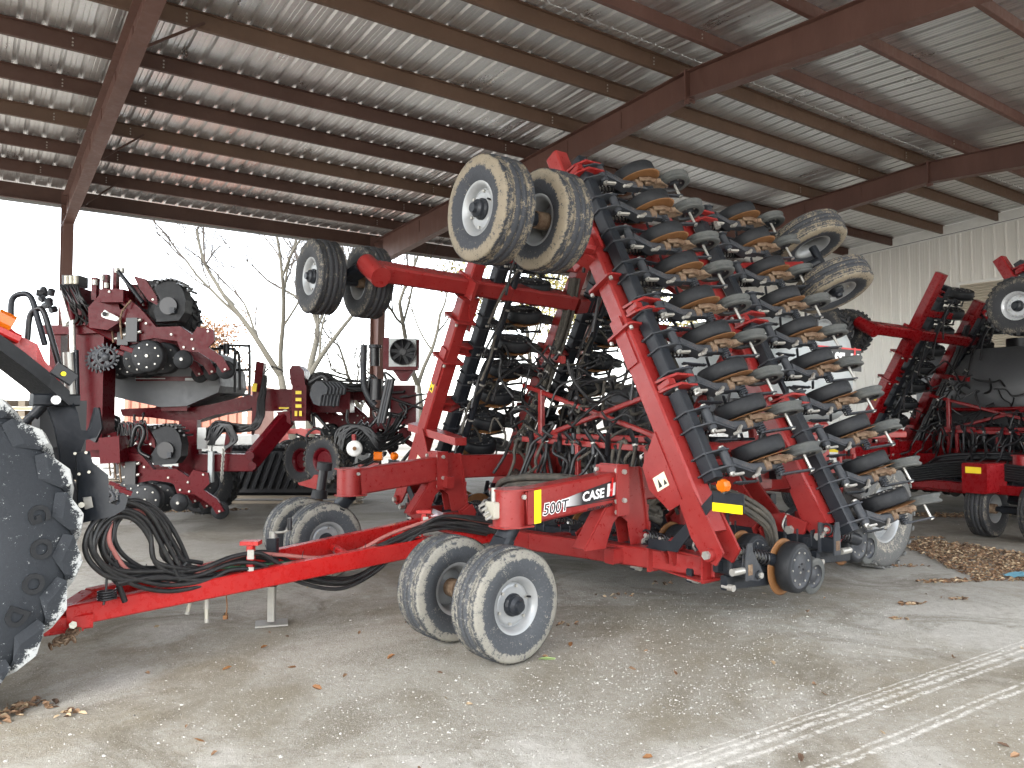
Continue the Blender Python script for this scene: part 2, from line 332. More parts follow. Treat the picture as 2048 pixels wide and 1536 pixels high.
# ------------------------------------------------------------------ ground
BROT = math.atan2(1087, 1538.)                       # the shed's long axis
def bw(x, y, z=0): return V((cos(BROT)*x-sin(BROT)*y, sin(BROT)*x+cos(BROT)*y, z))
def ground_mat():
    m, t, b = new_mat('gravelly_dusty_ground')
    tc = nd(t, 'ShaderNodeTexCoord'); src = tc.outputs['Object']
    def noise(sc, det=8., ro=.6, dist=0., vec=src):
        n = nd(t, 'ShaderNodeTexNoise', Scale=sc, Detail=det, Roughness=ro, Distortion=dist); t.links.new(vec, n.inputs['Vector']); return n.outputs[0]
    big = noise(.34, 9., .62, .6); mid = noise(1.7, 9., .7, .3); fine = noise(14., 8., .75); grit = noise(70., 4., .8); grit2 = noise(200., 3., .8)
    base = mixc(t, ramp(t, big, [(.46, 0.), (.54, 1.)]).outputs[0], (.32, .285, .215), (.62, .605, .555))
    # an old damp stain with a ragged outline under and in front of the machine
    me_ = nd(t, 'ShaderNodeMapping'); me_.vector_type = 'TEXTURE'; me_.inputs['Location'].default_value = (-.2, 5.7, 0); me_.inputs['Scale'].default_value = (2.5, 2.1, 1); t.links.new(src, me_.inputs[0])
    ld = nd(t, 'ShaderNodeVectorMath', operation='LENGTH'); t.links.new(me_.outputs[0], ld.inputs[0])
    rg = nd(t, 'ShaderNodeMath', operation='MULTIPLY_ADD'); t.links.new(noise(1.1, 9., .65, .5), rg.inputs[0]); rg.inputs[1].default_value = 1.5; t.links.new(ld.outputs['Value'], rg.inputs[2])
    mr = nd(t, 'ShaderNodeMapRange'); mr.inputs[1].default_value = 1.62; mr.inputs[2].default_value = 1.5; t.links.new(rg.outputs[0], mr.inputs[0])
    base = mixc(t, ramp(t, mid, [(.36, .0), (.66, .75)]).outputs[0], base, (.53, .515, .475), 'MIX')
    dk = ramp(t, noise(.9, 10., .72, .8), [(.50, 0.), (.62, .75)]); base = mixc(t, dk.outputs[0], base, (.155, .132, .088))
    st_ = nd(t, 'ShaderNodeMath', operation='MULTIPLY'); t.links.new(mr.outputs[0], st_.inputs[0]); st_.inputs[1].default_value = .5
    base = mixc(t, st_.outputs[0], base, (.235, .212, .158))
    base = mixc(t, ramp(t, fine, [(.3, .55), (.7, 0.)]).outputs[0], base, (.22, .195, .155))
    vo = nd(t, 'ShaderNodeTexVoronoi', Scale=55.); t.links.new(src, vo.inputs['Vector']); vo2 = nd(t, 'ShaderNodeTexVoronoi', Scale=130.); t.links.new(src, vo2.inputs['Vector'])
    base = mixc(t, ramp(t, vo.outputs['Distance'], [(.12, .8), (.22, 0.)]).outputs[0], base, (.58, .565, .52))
    dens = nd(t, 'ShaderNodeMath', operation='MULTIPLY'); t.links.new(ramp(t, vo2.outputs['Distance'], [(.25, 1.), (.42, 0.)]).outputs[0], dens.inputs[0]); t.links.new(ramp(t, big, [(.46, .1), (.56, .75)]).outputs[0], dens.inputs[1])
    base = mixc(t, dens.outputs[0], base, (.6, .59, .56))
    base = mixc(t, ramp(t, grit, [(.34, .6), (.42, .0)]).outputs[0], base, (.09, .08, .065))
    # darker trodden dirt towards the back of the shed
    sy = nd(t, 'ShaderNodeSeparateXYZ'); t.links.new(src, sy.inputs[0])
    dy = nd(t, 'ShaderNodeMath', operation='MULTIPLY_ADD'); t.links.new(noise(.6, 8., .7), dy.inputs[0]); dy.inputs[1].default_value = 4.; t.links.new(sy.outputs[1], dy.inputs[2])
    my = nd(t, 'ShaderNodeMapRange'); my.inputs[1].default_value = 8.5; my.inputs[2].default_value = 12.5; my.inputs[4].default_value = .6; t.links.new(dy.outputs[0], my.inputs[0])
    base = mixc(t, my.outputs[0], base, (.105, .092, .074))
    # wheel tracks of pale dust: bands along one direction
    mp = nd(t, 'ShaderNodeMapping'); mp.inputs['Location'].default_value = (-1.30, -3.10, 0); mp.vector_type = 'TEXTURE'
    mp.inputs['Location'].default_value = (.80, 3.83, 0); mp.inputs['Rotation'].default_value = (0, 0, radians(33.2)); t.links.new(src, mp.inputs[0])
    sp = nd(t, 'ShaderNodeSeparateXYZ'); t.links.new(mp.outputs[0], sp.inputs[0])
    wob = nd(t, 'ShaderNodeMath', operation='MULTIPLY_ADD'); t.links.new(noise(3., 6., .6), wob.inputs[0]); wob.inputs[1].default_value = .05; t.links.new(sp.outputs[1], wob.inputs[2])
    ab = nd(t, 'ShaderNodeMath', operation='ABSOLUTE'); t.links.new(wob.outputs[0], ab.inputs[0])
    def band(c, w):
        s1 = nd(t, 'ShaderNodeMath', operation='SUBTRACT'); t.links.new(wob.outputs[0], s1.inputs[0]); s1.inputs[1].default_value = c
        a1 = nd(t, 'ShaderNodeMath', operation='ABSOLUTE'); t.links.new(s1.outputs[0], a1.inputs[0])
        r = nd(t, 'ShaderNodeMapRange'); r.inputs[1].default_value = w; r.inputs[2].default_value = w*.35; t.links.new(a1.outputs[0], r.inputs[0]); return r.outputs[0]
    tot = None
    for c, w in ((.03, .03), (.09, .018), (-.05, .022), (-.30, .016), (-.36, .022), (.14, .01)):
        o = band(c, w)
        if tot is None: tot = o
        else:
            mx = nd(t, 'ShaderNodeMath', operation='MAXIMUM'); t.links.new(tot, mx.inputs[0]); t.links.new(o, mx.inputs[1]); tot = mx.outputs[0]
    br = ramp(t, noise(22., 6., .75), [(.42, 0.), (.58, 1.)])
    tm = nd(t, 'ShaderNodeMath', operation='MULTIPLY'); t.links.new(tot, tm.inputs[0]); t.links.new(br.outputs[0], tm.inputs[1])
    base = mixc(t, tm.outputs[0], base, (.74, .72, .67))
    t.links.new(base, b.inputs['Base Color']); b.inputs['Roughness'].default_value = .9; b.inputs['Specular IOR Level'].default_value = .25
    h = nd(t, 'ShaderNodeMath', operation='MULTIPLY_ADD'); t.links.new(grit, h.inputs[0]); h.inputs[1].default_value = .5; t.links.new(fine, h.inputs[2])
    h2 = nd(t, 'ShaderNodeMath', operation='MULTIPLY_ADD'); t.links.new(grit2, h2.inputs[0]); h2.inputs[1].default_value = .35; t.links.new(h.outputs[0], h2.inputs[2])
    bp = nd(t, 'ShaderNodeBump', Strength=.7, Distance=.02); t.links.new(h2.outputs[0], bp.inputs['Height']); t.links.new(bp.outputs[0], b.inputs['Normal'])
    return m
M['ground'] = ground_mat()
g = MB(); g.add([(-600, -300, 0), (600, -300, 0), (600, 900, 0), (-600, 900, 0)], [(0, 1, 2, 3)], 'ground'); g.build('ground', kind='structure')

# ------------------------------------------------------------------ the open shed
ZE, ZR, YR, YE, YN = 6.98, 7.58, 8.42, 20.4, -3.6
SL = (ZR-ZE)/(YE-YR)
def rz(y): return ZR-SL*abs(y-YR)
RX0, RX1 = -7.2, 23.85
def roof_metal():
    m, t, b = new_mat('galvanised_roof_sheet')
    tc = nd(t, 'ShaderNodeTexCoord'); mp = nd(t, 'ShaderNodeMapping'); mp.inputs['Scale'].default_value = (1, .35, 1); t.links.new(tc.outputs['Object'], mp.inputs[0])
    n = nd(t, 'ShaderNodeTexNoise', Scale=2.2, Detail=9., Roughness=.7); t.links.new(mp.outputs[0], n.inputs['Vector'])
    n2 = nd(t, 'ShaderNodeTexVoronoi', Scale=45.); t.links.new(tc.outputs['Object'], n2.inputs['Vector'])
    c = mixc(t, n.outputs[0], (.44, .437, .43), (.92, .915, .905)); c = mixc(t, .12, c, n2.outputs['Color'], 'OVERLAY')
    hs = nd(t, 'ShaderNodeHueSaturation', Saturation=.35); t.links.new(c, hs.inputs['Color'])
    t.links.new(hs.outputs[0], b.inputs['Base Color']); b.inputs['Metallic'].default_value = .86
    r = ramp(t, n.outputs[0], [(.3, .24), (.7, .46)]); t.links.new(r.outputs[0], b.inputs['Roughness'])
    bp = nd(t, 'ShaderNodeBump', Strength=.12, Distance=.02); t.links.new(n.outputs[0], bp.inputs['Height']); t.links.new(bp.outputs[0], b.inputs['Normal'])
    return m
M['roof'] = roof_metal()
M['wallsheet'] = paint('off_white_wall_sheet', (.74, .73, .69), .5, dust=.25, dcol=(.5, .47, .4), scale=.8, speck=((.12, .1, .08), 9., .76), streak=True)
M['rollup'] = paint('tan_roller_door', (.40, .36, .29), .5, dust=.3, scale=1.)
shed = thing('machine_shed', (0, 0, 0), BROT, 'open sided steel shed with ribbed metal roof over the red machines', 'shed')
def rib_profile(x0, x1, pitch=.305):
    xs = []; x = x0
    while x < x1:
        xs += [(x, 0), (x+.03, .032), (x+.055, .032), (x+.085, 0), (x+.155, 0), (x+.163, .006), (x+.172, 0), (x+.222, 0), (x+.23, .006), (x+.238, 0)]
        x += pitch
    return [p for p in xs if p[0] <= x1]+[(x1, 0)]
for nm, y0, y1 in (('roof_slope', YR+.01, YE+.35), ('roof_slope', YN-.3, YR-.01)):
    b = MB(); pr = rib_profile(RX0, RX1+.4)
    vs = []; 
    for y in (y0, y1):
        for x, z in pr: vs.append((x, y, rz(y)+z+.004))
    k = len(pr); b.add(vs, [(i, i+1, k+i+1, k+i) for i in range(k-1)], 'roof')
    vs = [(x, y, z+.05) for x, y, z in ((RX0, y0, rz(y0)), (RX1+.4, y0, rz(y0)), (RX1+.4, y1, rz(y1)), (RX0, y1, rz(y1)))]
    b.add(vs, [(0, 1, 2, 3)], 'white'); b.build(nm, shed)
def purlin(y, mat, h=.235, x1=RX1-.02, flip=1):
    b = MB(); z = rz(y)-.004; yy = y
    b.box(((RX0+x1)/2, yy, z-h/2), (x1-RX0, .012, h), mat)
    b.box(((RX0+x1)/2, yy+.034*flip, z-h+.006), (x1-RX0, .056, .011), mat)
    b.box(((RX0+x1)/2, yy-.034*flip, z-.007), (x1-RX0, .056, .011), mat)
    b.box(((RX0+x1)/2, yy+.062*flip, z-h+.02), (x1-RX0, .008, .028), mat)
    for fx in (1.75, 9.5, 17.3):                       # lap joints with bolts
        for dx in (-.62, .62):
            b.box((fx+dx*1.1, yy-.009, z-h*.5), (.02, .006, h*.92), mat)
            for q in (.3, .55, .75): b.cyl((fx+dx, yy-.006, z-h*q), (fx+dx, yy-.018, z-h*q), .013, 'zinc', n=6)
    return b.build('purlin', shed)
ys = [18.87, 17.31, 15.8, 14.3, 12.8, 11.25, 9.72, 8.62]
for i, y in enumerate(ys): purlin(y, 'ochre' if i in (2, 5, 6, 7) else 'brown2')
for y in (7.62, 6.15, 4.6, 3.05, 1.5, -.05, -1.6): purlin(y, 'brown', flip=-1)
b = MB(); b.box(((RX0+RX1)/2, YE, ZE-.19), (RX1-RX0, .014, .36), 'brown2'); b.box(((RX0+RX1)/2, YE-.05, ZE-.366), (RX1-RX0, .09, .012), 'brown2'); b.build('eave_beam', shed)
b = MB(); b.box(((RX0+RX1)/2, YE+.36, ZE-.3), (RX1-RX0, .03, .12), 'lgrey'); b.build('gutter', shed)
b = MB(); b.box(((RX0+RX1)/2, YN, rz(YN)-.19), (RX1-RX0, .014, .36), 'brown'); b.build('eave_beam', shed)
def rafter(x):
    b = MB(); W2 = .21
    for s in (1, -1):
        yy = [YR, YE-.35] if s > 0 else [YR, YN+.35]
        d0, d1 = .43, .70
        zt = [rz(y)-.245 for y in yy]; zb = [zt[0]-d0, zt[1]-d1]
        b.plate([(x, yy[0], zt[0]), (x, yy[1], zt[1]), (x, yy[1], zb[1]), (x, yy[0], zb[0])], .01, 'brown', (1, 0, 0))
        for z0, z1, o in ((zt[0], zt[1], .006), (zb[0], zb[1], -.006)):
            b.beam((x, yy[0], z0+o), (x, yy[1], z1+o), W2, .012, 'brown', ch=0)
    b.box((x, YR, rz(YR)-.245-.22), (W2+.02, .03, .52), 'brown')
    b.box((x-.03, YR-.02, rz(YR)-.245-.46), (.12, .1, .01), 'brown'); b.box((x-.09, YR-.02, rz(YR)-.245-.5), (.01, .1, .08), 'brown')
    for k in range(6): b.box((x-.0, YR+2+k*1.6, 0) if False else (x, YR+1.6+k*1.52, rz(YR+1.6+k*1.52)-.245-.2), (.035, .008, .3), 'brown')
    b.build('rafter', shed)
    for y, wy in ((YE-.02, 1), (YN+.02, -1)):
        c = MB(); zt = rz(y)-.26
        # tapered I column: outer flange vertical, inner flange leaning
        yo = y; yt = y-wy*.62; yb = y-wy*.36
        c.plate([(x, yo, 0), (x, yo, zt), (x, yt, zt), (x, yb, 0)], .01, 'brown', (1, 0, 0))
        c.beam((x, yo, 0), (x, yo, zt+.2), W2, .012, 'brown', up=(0, 1, 0), ch=0)
        c.beam((x, yb, 0), (x, yt, zt-.45), W2, .012, 'brown', up=(0, 1, 0), ch=0)
        c.box((x, (yo+yt)/2, zt-.62), (W2, .6, .014), 'brown'); c.box((x, (yo+yb)/2, .01), (.3, .5, .02), 'brown')
        c.build('column', shed)
    for y in (18.87, 15.8, 11.25, 8.62-.0):
        for sg in ((1,) if x < 3 else (1,)):
            zt = rz(y)-.15; yy = y; br = MB()
            br.beam((x+sg*.1, yy-.1, rz(y)-.245-.43-.2*(y-YR)/12), (x+sg*.85, yy-.03, zt), .035, .035, 'brown2', ch=0)
            br.build('flange_brace', shed)
for x in (-6., 1.75, 9.5, 17.3): rafter(x)
# end wall
b = MB(); pr = rib_profile(YN, YE, .305); zt = 6.93
vs = []
pts = []
for y, d in pr: pts.append((RX1-d*.9, y, d))
def wall_zone(y0, y1, z0, zf, name, mat='wallsheet'):
    q = [p for p in pts if y0 <= p[1] <= y1]; k = len(q); b = MB()
    vs = [(p[0], p[1], z0) for p in q]+[(p[0], p[1], zf(p[1])) for p in q]
    b.add(vs, [(i, i+1, k+i+1, k+i) for i in range(k-1)], mat); return b
wa = wall_zone(10.85, YE, 0, lambda y: rz(y)-.30, 'wall_sheet')
wb = wall_zone(4.2, 10.9, 5.62, lambda y: rz(y)-.30, 'wall_sheet'); wc = wall_zone(YN, 4.25, 0, lambda y: rz(y)-.30, 'wall_sheet')
for q in (wb, wc): wa.add(q.v, q.f, 'wallsheet')
endwall = wa.build('end_wall', shed)
b = MB()
for y0, y1 in ((YN, YR), (YR, YE)):
    b.plate([(RX1+.05, y0, rz(y0)-.31), (RX1+.05, y1, rz(y1)-.31), (RX1+.05, y1, rz(y1)), (RX1+.05, y0, rz(y0))], .01, 'white', (1, 0, 0))
    b.beam((RX1-.03, y0, rz(y0)-.33), (RX1-.03, y1, rz(y1)-.33), .03, .04, 'white', ch=0)
    b.beam((RX1-.01, y0, rz(y0)-.298), (RX1-.01, y1, rz(y1)-.298), .05, .014, 'ink', ch=0)
b.build('wall_trim', shed)
b = MB()
for i in range(70):
    z = .04+i*.08; b.cyl((RX1+.06, 4.25, z), (RX1+.06, 10.85, z), .046, 'rollup', n=8, caps=False)
b.build('roller_door', shed)
b = MB(); b.box((RX1-.02, 7.55, 5.63), (.06, 6.7, .07), 'white'); b.box((RX1-.02, 10.86, 2.8), (.06, .07, 5.6), 'white'); b.build('door_frame', shed)
b = MB(); b.box((RX1+.2, 8, .3), (.05, 25, .6), 'white'); b.build('wall_base', shed)
# ------------------------------------------------------------------ folded disk drill
LN, LF = radians(28), radians(30)
def wp(side, a, s, n):
    """point on a folded wing: a backwards, s up along the wing, n outwards"""
    L = LN if side < 0 else LF
    return V((a, side*(2.749-s*sin(L)+n*cos(L)), .534+s*cos(L)+n*sin(L)))
UC = {}
def unit_meshes(m, clean):
    if (m, clean) in UC: return UC[(m, clean)]
    st = 'black' if clean else 'gsteel'; rs = 'black' if clean else 'rustd'
    b = MB()
    # bracket on the toolbar with pale pins
    for dy in (-.075, .06):
        b.plate([(-.07, dy, .075), (.06, dy, .09), (.17, dy, -.06), (.14, dy, -.135), (.04, dy, -.12), (-.07, dy, -.05)], .012, st)
    b.cyl((.12, -.10, -.085), (.12, .10, -.085), .036, st, n=12)
    b.cyl((.12, .10, -.085), (.12, .122, -.085), .024, 'zinc', n=8); b.cyl((.12, -.10, -.085), (.12, -.115, -.085), .024, 'zinc', n=8)
    b.beam((.10, m*.125, -.10), (.2, m*.125, -.115), .02, .035, 'zinc', ch=.008)
    b.bolt((.0, m*.07, .04), (0, m, 0), .016, .016); b.bolt((-.03, m*.07, -.03), (0, m, 0), .014, .014)
    # bent arm
    b.beam((.13, m*.02, -.09), (.36, m*.085, -.075), .07, .085, st, ch=.012)
    b.plate([(.10, m*.055, -.13), (.36, m*.135, -.125), (.36, m*.135, -.04), (.12, m*.055, -.05)], .01, st, (0, 1, 0))
    b.beam((.33, m*.08, -.075), (.52, m*.085, -.10), .075, .09, st, ch=.012)
    b.beam((.50, m*.085, -.10), (.68, m*.07, -.09), .055, .07, st, ch=.01)
    b.beam((.47, m*.07, -.10), (.53, m*.07, -.105), .095, .105, rs, ch=.02)
    b.cyl((.40, m*.10, -.13), (.30, m*.16, -.15), .016, 'zinc', n=6)
    b.beam((.34, m*.15, -.145), (.26, m*.17, -.15), .022, .03, 'zinc', ch=.008)
    b.cyl((.55, m*.075, -.08), (.55, -m*.0, -.08), .05, rs, n=12, r2=.075)
    # depth lever with a toothed quadrant
    b.beam((.46, m*.13, -.06), (.62, m*.14, .06), .008, .022, st, ch=0)
    for k in range(9): b.box((.30+k*.028, m*.135, .075+.0022*(k-4)**2*-1), (.014, .014, .022), st)
    b.beam((.27, m*.135, .04), (.56, m*.135, .05), .012, .03, st, ch=0)
    # closing wheel arm, torsion spring, axle rod
    b.helix((.66, m*.05, -.11), (.66, m*.15, -.11), .036, .007, 5, st, n=5)
    b.cyl((.66, m*.04, -.11), (.66, m*.165, -.11), .018, st, n=8)
    b.beam((.66, m*.155, -.11), (.985, m*.16, -.185), .016, .042, st, ch=.004)
    b.cyl((.965, m*.165, -.18), (.945, m*.0, -.19), .013, 'zinc' if not clean else 'black', n=8)
    b.cyl((.968, m*.175, -.181), (.966, m*.15, -.18), .02, 'zinc', n=6)
    arm = b.mesh('row_unit')
    b = MB(); b.helix((.02, m*.03, .085), (.34, m*.04, .02), .036, .0085, 9, 'ink' if not clean else 'black', n=5)
    b.cyl((.0, m*.03, .088), (.34, m*.04, .02), .014, 'zinc', n=8); b.cyl((.33, m*.04, .022), (.45, m*.045, -.01), .042, 'black', n=12)
    spring = b.mesh('spring')
    b = MB(); T = None; b.lathe([(.001, -.006), (.09, -.012), (.215, -.003), (.232, 0), (.215, .003), (.09, -.002), (.001, .004)], 'rust' if not clean else 'grub', n=44, T=T); disc = b.mesh('disc_blade')
    b = MB(); w = .062
    b.lathe([(.165, -w), (.192, -w), (.202, -w+.014), (.205, 0), (.202, w-.014), (.19, w), (.165, w)], 'rubber', n=40)
    for sg in (1, -1): b.lathe([(.168, -sg*m*(w-.002)), (.16, -sg*m*(w+.004)), (.15, -sg*m*(w-.004)), (.085, -sg*m*(w-.008)), (.07, -sg*m*(w)), (.001, -sg*m*(w+.002))], 'black' if clean else 'gsteel', n=36)
    for k in range(9): t = 2*pi*k/9; b.cyl((.128*cos(t), -m*(w-.004), .128*sin(t)), (.128*cos(t), -m*(w+.004), .128*sin(t)), .0085, 'zinc', n=6)
    for k in range(4): t = 2*pi*k/4+.4; b.cyl((.035*cos(t), -m*w, .035*sin(t)), (.035*cos(t), -m*(w+.008), .035*sin(t)), .009, 'ink' if k else 'zinc', n=6)
    gauge = b.mesh('gauge_wheel')
    b = MB(); w = .043
    b.lathe([(.10, -w), (.14, -w), (.154, -w+.008), (.154, -w+.02), (.137, -.006), (.137, .006), (.154, w-.02), (.154, w-.008), (.14, w), (.10, w)], 'rubber' if clean else 'grub', n=36)
    for sg in (1, -1): b.lathe([(.104, -sg*w*.9), (.098, -sg*w*.55), (.05, -sg*w*.5), (.04, -sg*w*.8), (.001, -sg*w*.8)], st, n=28)
    for k in range(5):
        t = 2*pi*k/5
        for sg in (1, -1): b.cyl((.07*cos(t), sg*w*.45, .07*sin(t)), (.07*cos(t), sg*w*.7, .07*sin(t)), .008, 'zinc', n=6)
    press = b.mesh('press_wheel')
    b = MB()
    b.plate([(.52, m*.03, -.10), (.66, m*.035, -.06), (.82, m*.03, -.10), (.90, m*.02, -.155), (.76, m*.03, -.19), (.60, m*.03, -.2)], .02, rs)
    b.beam((.58, m*.05, -.14), (.72, m*.06, -.21), .05, .05, rs, ch=.015)
    b.beam((.70, m*.04, -.20), (.86, m*.035, -.165), .03, .035, 'cream' if False else rs, ch=.01, w2=.008, h2=.012)
    b.cyl((.60, m*.03, -.18), (.64, m*.09, -.22), .024, rs, n=8); b.beam((.50, m*.04, -.16), (.60, m*.05, -.20), .04, .03, rs, ch=.01)
    boot = b.mesh('seed_boot')
    UC[(m, clean)] = (arm, spring, disc, gauge, press, boot)
    return UC[(m, clean)]
def row_unit(root, loc, rx, m, clean, group=None):
    arm, spring, disc, gauge, press, boot = unit_meshes(m, clean)
    j = rnd(-.018, .018)
    o = obj('row_unit', arm, root, loc=loc, rot=(rx+rnd(-.02, .02), j, rnd(-.012, .012)))
    obj('spring', spring, o)
    if rx: o.scale = (1.09, 1.05, 1.06)
    tw = (RZ(radians(-9*m)) @ RX(radians(8.4*m))) if rx else RZ(radians(5*m))
    def spin(T): return (T @ RY(rnd(0, 6))).to_euler()
    obj('disc_blade', disc, o, loc=(.55, 0, -.08), rot=spin(tw))
    obj('gauge_wheel', gauge, o, loc=(.575, -m*.088, -.07), rot=spin(tw))
    obj('press_wheel', press, o, loc=(.945, -m*.005, -.19+rnd(-.012, .012)), rot=spin(RX(radians(10.5*m if rx else 4*m)+rnd(-.05, .05)))); obj('seed_boot', boot, o)
    return o
def caster(root, top, c, yaw, R, w, tm, tilt=0, clean=False, T=None, sep=.30, flat=.015):
    """bent fork and a pair of wheels; c = axle centre"""
    c = V(c); top = V(top); T = T or RZ(yaw) @ RX(tilt); ax = T @ V((0, 1, 0))
    b = MB()
    b.cyl(top, top+(T @ V((0, 0, -.0001)))*0+(c-top)*.22, .078, 'black', n=18)
    k = top+(c-top)*.2
    b.beam(k, k+(c-k)*.75, .2, .09, 'black', up=ax.cross((c-top).normalized()) if abs(ax.dot((c-top).normalized())) < .9 else (0, 0, 1), ch=.03)
    b.beam(c-ax*.14, c+ax*.14, .11, .11, 'black', ch=.03)
    b.cyl(c-ax*(sep+.02), c+ax*(sep+.02), .038, 'black', n=12)
    for s in (-1, 1): b.cyl(c+ax*s*(sep-.13), c+ax*s*(sep-.02), .07, 'black' if clean else 'rustd', n=14)
    b.build('caster_fork', root)
    rm = 'rimb' if clean else 'rimg'
    wheel(root, 'wheel', R, w, .2, tm, rot=T, loc=c-ax*sep, out=-1, rmat=rm, ribs=0 if clean else 4, lug=26 if clean else 0, flat=flat)
    wheel(root, 'wheel', R, w, .2, tm, rot=T, loc=c+ax*sep, out=1, rmat=rm, ribs=0 if clean else 4, lug=26 if clean else 0, flat=flat)

